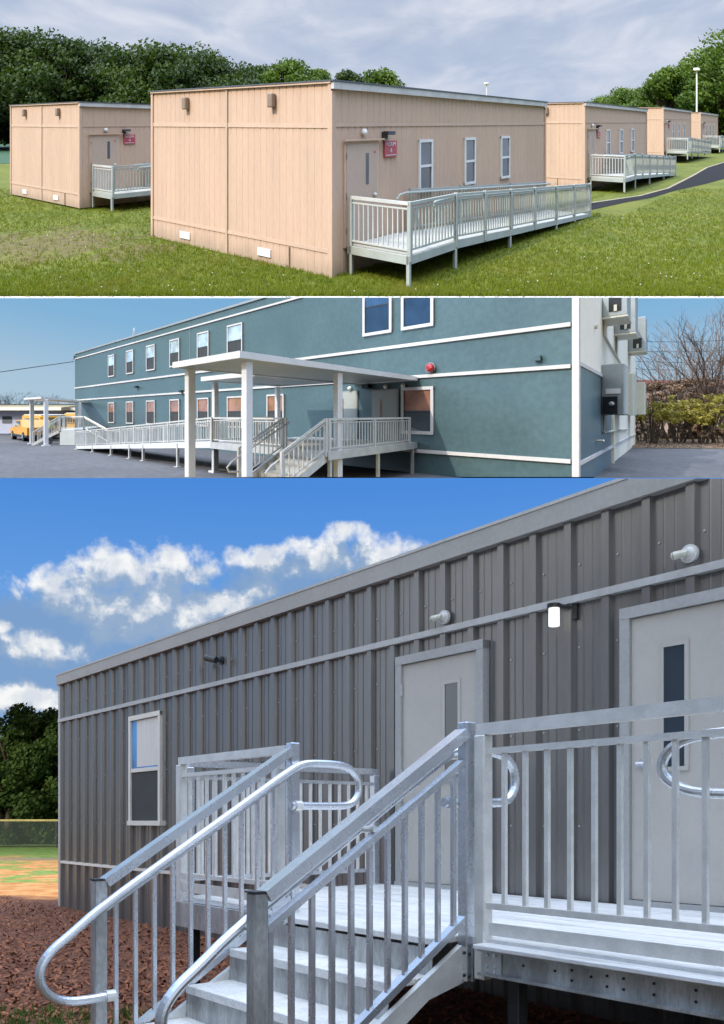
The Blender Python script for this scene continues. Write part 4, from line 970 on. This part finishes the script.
# far left: warehouse, trees and wires
def px2(x, y, z=0.): return tuple(S2.loc((x-362)/390*y, y, z))
def slab_building(name, label, p0, p1, depth, h, mw, mr, windows=0):
    r = thing(name, label, 'building', p0); a = Vector(p0); c = Vector(p1); d = (c-a).normalized(); n_ = Vector((-d.y, d.x, 0))
    if (S2.loc(0, 0)-a).dot(n_) > 0: n_ = -n_
    b = MB(); i = [a, c, c+n_*depth, a+n_*depth]
    b.v = [(p.x, p.y, z) for z in (0, h) for p in i]; b.f = [(0, 1, 5, 4), (1, 2, 6, 5), (2, 3, 7, 6), (3, 0, 4, 7), (4, 5, 6, 7), (0, 1, 2, 3)]; b.build('wall', mw, r)
    b = MB(); e = [a-d*.4-n_*.4, c+d*.4-n_*.4, c+d*.4+n_*(depth+.4), a-d*.4+n_*(depth+.4)]; rg = [(a+c)/2]
    b.v = [(p.x, p.y, h+.01) for p in e] + [(p.x, p.y, h+.25) for p in e] + [((a-d*.4+n_*depth/2).x, (a-d*.4+n_*depth/2).y, h+.62), ((c+d*.4+n_*depth/2).x, (c+d*.4+n_*depth/2).y, h+.62)]
    b.f = [(0, 1, 5, 4), (1, 2, 6, 5), (2, 3, 7, 6), (3, 0, 4, 7), (0, 1, 2, 3), (4, 5, 9, 8), (6, 7, 8, 9), (5, 6, 9), (7, 4, 8)]; b.build('roof', mr, r)
    for k in range(windows):
        q = a.lerp(c, (k+.6)/windows); q2 = q + d*.8; b = MB(); m_ = n_*-.02
        b.v = [(p.x+m_.x*t, p.y+m_.y*t, z) for z in (h*.45, h*.75) for p, t in ((q, 1), (q2, 1), (q2, .0), (q, .0))]; b.f = [(0, 1, 5, 4), (1, 2, 6, 5), (2, 3, 7, 6), (3, 0, 4, 7), (4, 5, 6, 7), (0, 1, 2, 3)]; b.build('window', GLD, r)
    return r
BLW = mat('blue_grey_siding', (.42, .46, .60), .6, var=.06)
slab_building('warehouse', 'low blue grey warehouse with a pale roof behind the buses', px2(-60, 33), px2(60, 33), 6, 1.95, BLW, CREAM, 5)
slab_building('shed', 'low white shed with a pale roof right of the blue grey warehouse', px2(60, 34), px2(94, 34), 6, 1.95, WHITE, WHITE)
slab_building('far_building', 'long low building with a red brown roof behind the bare trees', px2(600, 34), px2(800, 34), 8, 4.3, BRICKY, REDROOF)
for k, (x, y, H) in enumerate([(12, 48, 5.0), (34, 50, 4.7), (54, 47, 5.0), (-12, 48, 5), (70, 52, 4.5)]):
    bare_tree('bare_tree', 'hazy bare tree behind the blue grey warehouse, ' + ['nearest the left edge', 'second from the left edge', 'between the canopy posts', 'just past the left edge', 'nearest the teal building'][k], px2(x, y), H, 5, 40+k, 'bare trees behind the warehouse', spread=.7)
# right: bare trees, hedge
for k, (x, y, H, n0, sd) in enumerate([(697, 26, 9.2, 8, 5), (683, 27, 7.6, 5, 11), (660, 30, 5.4, 6, 17), (716, 29, 8.4, 6, 23), (740, 28, 8, 6, 31), (646, 31, 4.6, 4, 37)]):
    bare_tree('bare_tree', ['tall many stemmed bare tree over the yellow green hedge', 'slim bare tree left of the tallest one', 'low bare tree near the pale end wall', 'bare tree right of the tallest one at the right edge', 'bare tree past the right edge of the yard', 'smallest bare tree beside the grey cabinets'][k], px2(x, y), H, n0, sd, 'bare trees at the edge of the yard')
random.seed(31)
def bush(x, y, H, W, m, label, n=1800, low=.2, nm='hedge_bush'):
    p = px2(x, y); r = thing(nm, label, 'bush', p, 'bushes along the edge of the yard'); b = MB(); cs = []
    for k in range(34): cs.append(((p[0]+random.uniform(-W, W)*.6, p[1]+random.uniform(-W, W)*.4, H*random.uniform(low, 1)**1.1), W*random.uniform(.05, .16), random.random()))
    leafcloud(b, cs, int(n*.8), .075); b.build('foliage', m, r, flip=False)
    t = MB()
    for k in range(16): a = random.uniform(-.5, .5)*W; t.tube([(p[0]+a*.3, p[1], 0), (p[0]+a*.6, p[1]+.1, H*.4), (p[0]+a, p[1]+random.uniform(-.3, .3), H*random.uniform(.7, 1.2))], .035, 4, .008)
    t.build('stems', BARKD, r)
bush(652, 21.0, 2.3, 1.8, HEDG, 'olive bush on dark stems right beside the end wall', low=.55)
bush(676, 22.0, 2.2, 2.4, HEDG, 'bright low part of the hedge in the middle of the yard edge', low=.6)
bush(700, 21.0, 2.6, 2.0, HEDG, 'tallest yellow green bush with thick dark stems', low=.5)
bush(722, 21.5, 2.8, 2.4, HEDG, 'yellow green bush at the right edge of the picture', low=.35)
bush(640, 23.0, 1.5, 2.0, BRUSH, 'brown leafy bush partly behind the end wall', low=.2)
for k, x in enumerate((648, 664, 680, 696, 712, 728)):
    bush(x, 25.5+k % 2, 3.9, 2.6, BRUSH, ['brown brush thicket nearest the end wall', 'brown brush thicket second from the end wall', 'brown brush thicket left of the tallest bare tree', 'brown brush thicket at the foot of the tallest bare tree', 'brown brush thicket second from the right edge', 'brown brush thicket past the right edge'][k], n=4200, low=.1, nm='brush_thicket')
LIT = mat('leaf_litter', (.20, .13, .07), .95, var=.4, scale=3)
q = [px2(628, 18.9), px2(760, 18.2), px2(760, 40), px2(628, 40)]; poly('leaf_litter', [(p[0], p[1]) for p in q], .02, LIT)
b = MB(); b.t = []
for _ in range(5000):
    y = random.uniform(18.6, 24); x = random.uniform(625, 735); p = px2(x, y); i = len(b.v); a = random.uniform(0, 6.28); r_ = .04
    b.v += [(p[0]+math.cos(a+t)*r_, p[1]+math.sin(a+t)*r_, .03+random.random()*.06) for t in (0, 2.1, 4.2)]; b.f.append((i, i+1, i+2)); b.t.append(random.random())
tag(b.build('fallen_leaves', BRUSH, None, flip=False), 'dry fallen leaves along the hedge at the edge of the yard', 'leaves', kind='stuff')
for k, (z, y) in enumerate(((9.2, 40), (8.2, 40), (7.4, 42), (6.6, 42), (5.6, 44))):
    a = px2(620, y, z); c = px2(790, y-2, z+.4); pts = [tuple(Vector(a).lerp(Vector(c), t) - Vector((0, 0, .5*math.sin(PI*t)))) for t in (0, .2, .4, .6, .8, 1)]
    tag(MB().tube(pts, .022, 4).build('power_line', STEELD, None, base=a), ['highest', 'second highest', 'middle', 'second lowest', 'lowest'][k] + ' overhead wire crossing the sky over the bare trees', 'wire')
a, c = (33.7, -.1, 5.6), px2(-60, 45, 6.2); tag(MB().tube([a, tuple(Vector(a).lerp(Vector(c), .5)-Vector((0, 0, .35))), c], .03, 4).build('power_line', STEELD, None, base=a), 'overhead wire running left from the far corner of the teal building', 'wire')
# ================================================================== sky, sun, camera
wd = bpy.data.worlds.new('World'); SC.world = wd; wd.use_nodes = True
nt = wd.node_tree; nt.nodes.clear(); g = G(nt)
SUN_EL = math.radians(18); ax, ay = -.65, -.76       # direction towards the sun (behind the viewpoint, to the left)
sky = g.n('ShaderNodeTexSky', sky_type='NISHITA'); sky.sun_disc = False; sky.sun_elevation = SUN_EL
sky.sun_rotation = math.atan2(ax, ay); sky.air_density = 1.0; sky.dust_density = .6; sky.ozone_density = 2.0
tc = g.n('ShaderNodeTexCoord'); dr = tc.outputs['Generated']
sp = g.n('ShaderNodeSeparateXYZ'); g.l(dr, sp.inputs[0])
el = g.m('ARCSINE', sp.outputs[2]); az = g.m('ARCTAN2', sp.outputs[0], sp.outputs[1])
eld = g.m('MULTIPLY', el, 57.29578); azd = g.m('MULTIPLY', az, 57.29578)
def ramp(fac, stops):
    r = g.n('ShaderNodeValToRGB'); g.l(fac, r.inputs[0]); e = r.color_ramp.elements
    e[0].position = stops[0][0]; e[0].color = (*stops[0][1], 1); e[1].position = stops[-1][0]; e[1].color = (*stops[-1][1], 1)
    for p, c in stops[1:-1]: x = e.new(p); x.color = (*c, 1)
    return r.outputs[0]
eln = g.m('DIVIDE', eld, 90.0)
# colour of the clear air by height above the horizon, applied on top of the Nishita sky
air = ramp(eln, [(0.0, (.30, .46, .72)), (.10, (.17, .42, .86)), (.235, (.055, .26, .78)), (.25, (.075, .30, .80)), (.262, (.50, .66, .78)), (.285, (.46, .64, .79)), (.32, (.26, .52, .78)), (.355, (.20, .46, .78)), (.40, (.50, .61, .80)), (.48, (.54, .63, .81)), (.7, (.35, .48, .74)), (1, (.3, .45, .72))])
nis = g.n('ShaderNodeMix', data_type='RGBA', blend_type='MIX')
skys = g.n('ShaderNodeMix', data_type='RGBA', blend_type='MULTIPLY'); skys.inputs[0].default_value = 1
g.l(sky.outputs[0], skys.inputs[6]); skys.inputs[7].default_value = (.1, .1, .1, 1)
base = g.mix(.82, skys.outputs[2], air)
# cumulus low in the sky
pv = g.n('ShaderNodeCombineXYZ'); g.l(azd, pv.inputs[0]); g.l(eld, pv.inputs[1]); P2 = pv.outputs[0]
def px(x, row):
    X, Y, Z = x-362, F, HZ-row; return math.degrees(math.atan2(X, Y)), math.degrees(math.atan2(Z, math.hypot(X, Y)))
def cloud(dy):
    vec = g.n('ShaderNodeVectorMath', operation='ADD'); g.l(P2, vec.inputs[0]); vec.inputs[1].default_value = (0, dy, 0)
    n1 = g.noise(vec.outputs[0], .50, 9, .60, .15); n2 = g.noise(vec.outputs[0], .11, 4, .5)
    tot = None
    for x, row, rx, ry, w in CL:
        a, e = px(x, row)
        dx = g.m('MULTIPLY', g.m('SUBTRACT', azd, a), F/57.3/rx); dz = g.m('MULTIPLY', g.m('SUBTRACT', g.m('ADD', eld, dy), e), F/57.3/ry)
        d = g.m('MULTIPLY', g.m('SUBTRACT', 1.0, g.m('ADD', g.m('MULTIPLY', dx, dx), g.m('MULTIPLY', dz, dz))), w)
        tot = d if tot is None else g.m('SMOOTH_MAX', tot, d, .25)
    tot = g.m('MAXIMUM', tot, -1.2)
    # more cumulus all round, away from the ones described above
    return g.m('ADD', tot, g.m('MULTIPLY', g.m('SUBTRACT', n1, .505), 3.5))
CL = [(62, 592, 52, 26, 1.1), (118, 572, 50, 30, 1.1), (182, 570, 40, 30, 1.1), (150, 612, 84, 40, 1.2), (225, 606, 44, 24, 1), (40, 650, 48, 20, 1), (20, 700, 60, 22, 1),
      (350, 555, 80, 24, 1.1), (275, 562, 50, 18, 1), (345, 533, 30, 11, .8), (390, 548, 26, 8, .7), (255, 585, 26, 22, .8), (0, 626, 14, 7, .7)]
d0 = cloud(0.0); d1 = cloud(1.2)
soft = None
for x, row, rx, ry in ((100, 668, 190, 62), (320, 606, 105, 52), (215, 640, 60, 50)):
    a, e = px(x, row); dx = g.m('MULTIPLY', g.m('SUBTRACT', azd, a), F/57.3/rx); dz = g.m('MULTIPLY', g.m('SUBTRACT', eld, e), F/57.3/ry)
    d = g.m('SUBTRACT', 1.0, g.m('ADD', g.m('MULTIPLY', dx, dx), g.m('MULTIPLY', dz, dz))); soft = d if soft is None else g.m('MAXIMUM', soft, d)
soft = g.step(g.m('ADD', soft, g.m('MULTIPLY', g.m('SUBTRACT', g.noise(P2, .3, 6), .5), 1.1)), -.25, .35)
base = g.mix(g.m('MULTIPLY', g.m('MULTIPLY', soft, g.m('SUBTRACT', 1.0, g.step(eld, 18, 20))), .85), base, (.21, .35, .58))
cov = g.step(d0, -.05, .95)
lit = g.step(g.m('SUBTRACT', d0, d1), -.15, .95)
# undersides grey-blue
ccol = g.mix(lit, (.30, .42, .60), g.mix(g.step(g.noise(P2, .55, 4, .5), .35, .62), (.72, .76, .82), (.98, .98, .96)))
low = g.m('MULTIPLY', cov, g.m('SUBTRACT', 1.0, g.step(eld, 19.5, 22.0)))
base = g.mix(g.m('MULTIPLY', low, .94), base, ccol)
# faint high layers over the top terrace
mp = g.n('ShaderNodeMapping'); g.l(P2, mp.inputs[0]); mp.inputs['Scale'].default_value = (.10, .42, 1); mp.inputs['Location'].default_value = (3.1, 1.7, 0)
hn = g.noise(mp.outputs[0], 1.6, 6, .55, .4)
hi = g.m('MULTIPLY', g.step(eld, 33, 37), g.step(hn, .30, .80))
base = g.mix(g.m('MULTIPLY', hi, .85), base, (.80, .82, .90))
dk = g.m('MULTIPLY', g.m('MULTIPLY', g.step(eld, 41.0, 42.8), g.step(g.noise(mp.outputs[0], 1.1, 5), .45, .65)), .6)
base = g.mix(dk, base, (.34, .42, .60))
# unseen glow added overhead and behind the viewpoint to fill the shade
sdn = g.n('ShaderNodeVectorMath', operation='DOT_PRODUCT'); g.l(dr, sdn.inputs[0]); sdn.inputs[1].default_value = (ax*math.cos(SUN_EL), ay*math.cos(SUN_EL), math.sin(SUN_EL))
sky_fill = g.m('MAXIMUM', g.step(eld, 43.8, 46.0), g.m('MULTIPLY', g.m('MAXIMUM', g.step(sdn.outputs['Value'], .25, .8), g.m('MULTIPLY', g.step(sp.outputs[1], -.1, -.55), g.m('SUBTRACT', 1.0, g.m('MULTIPLY', g.step(sp.outputs[0], .0, .6), .6)))), g.m('SUBTRACT', 1.0, g.step(eld, 45, 60))))
base = g.mix(sky_fill, base, g.mix(g.m('MAXIMUM', g.step(eld, 28, 50), g.step(sp.outputs[1], .1, .3)), (2.1, 2.1, 2.05), g.mix(g.step(eld, 50, 66), (.60, 1.2, 2.4), (3.5, 3.75, 4.1))))
# below the horizon: unseen pale glow added to light the middle terrace
gr = g.step(eld, -1.0, 0.5)
base = g.mix(gr, (.36, .38, .40), base)
bg = g.n('ShaderNodeBackground'); g.l(base, bg.inputs[0]); bg.inputs[1].default_value = 1.0
ow = g.n('ShaderNodeOutputWorld'); g.l(bg.outputs[0], ow.inputs[0])

sl = bpy.data.lights.new('sun', 'SUN'); sl.energy = 2.8; sl.angle = math.radians(.6); sl.color = (1, .90, .75)
so = bpy.data.objects.new('sun', sl); COL.objects.link(so)
sd = Vector((ax*math.cos(SUN_EL), ay*math.cos(SUN_EL), math.sin(SUN_EL)))
so.rotation_euler = sd.to_track_quat('Z', 'Y').to_euler()
cam = bpy.data.cameras.new('camera'); co = bpy.data.objects.new('camera', cam); COL.objects.link(co)
cam.sensor_fit = 'VERTICAL'; cam.sensor_height = 36; cam.sensor_width = 36*724/1024; cam.lens = F/1024*36
cam.shift_y = (HZ-512)/1024; cam.clip_start = .05; cam.clip_end = 60000
co.location = (0, 0, CZ); co.rotation_euler = (PI/2, 0, 0); SC.camera = co
SC.view_settings.view_transform = 'Standard'; SC.view_settings.look = 'None'; SC.view_settings.exposure = 0; SC.view_settings.gamma = 1
SC.cycles.max_bounces = 6; SC.cycles.transparent_max_bounces = 6; SC.cycles.use_denoising = True
for o in list(bpy.data.objects):
    if 'wb' in o: del o['wb']
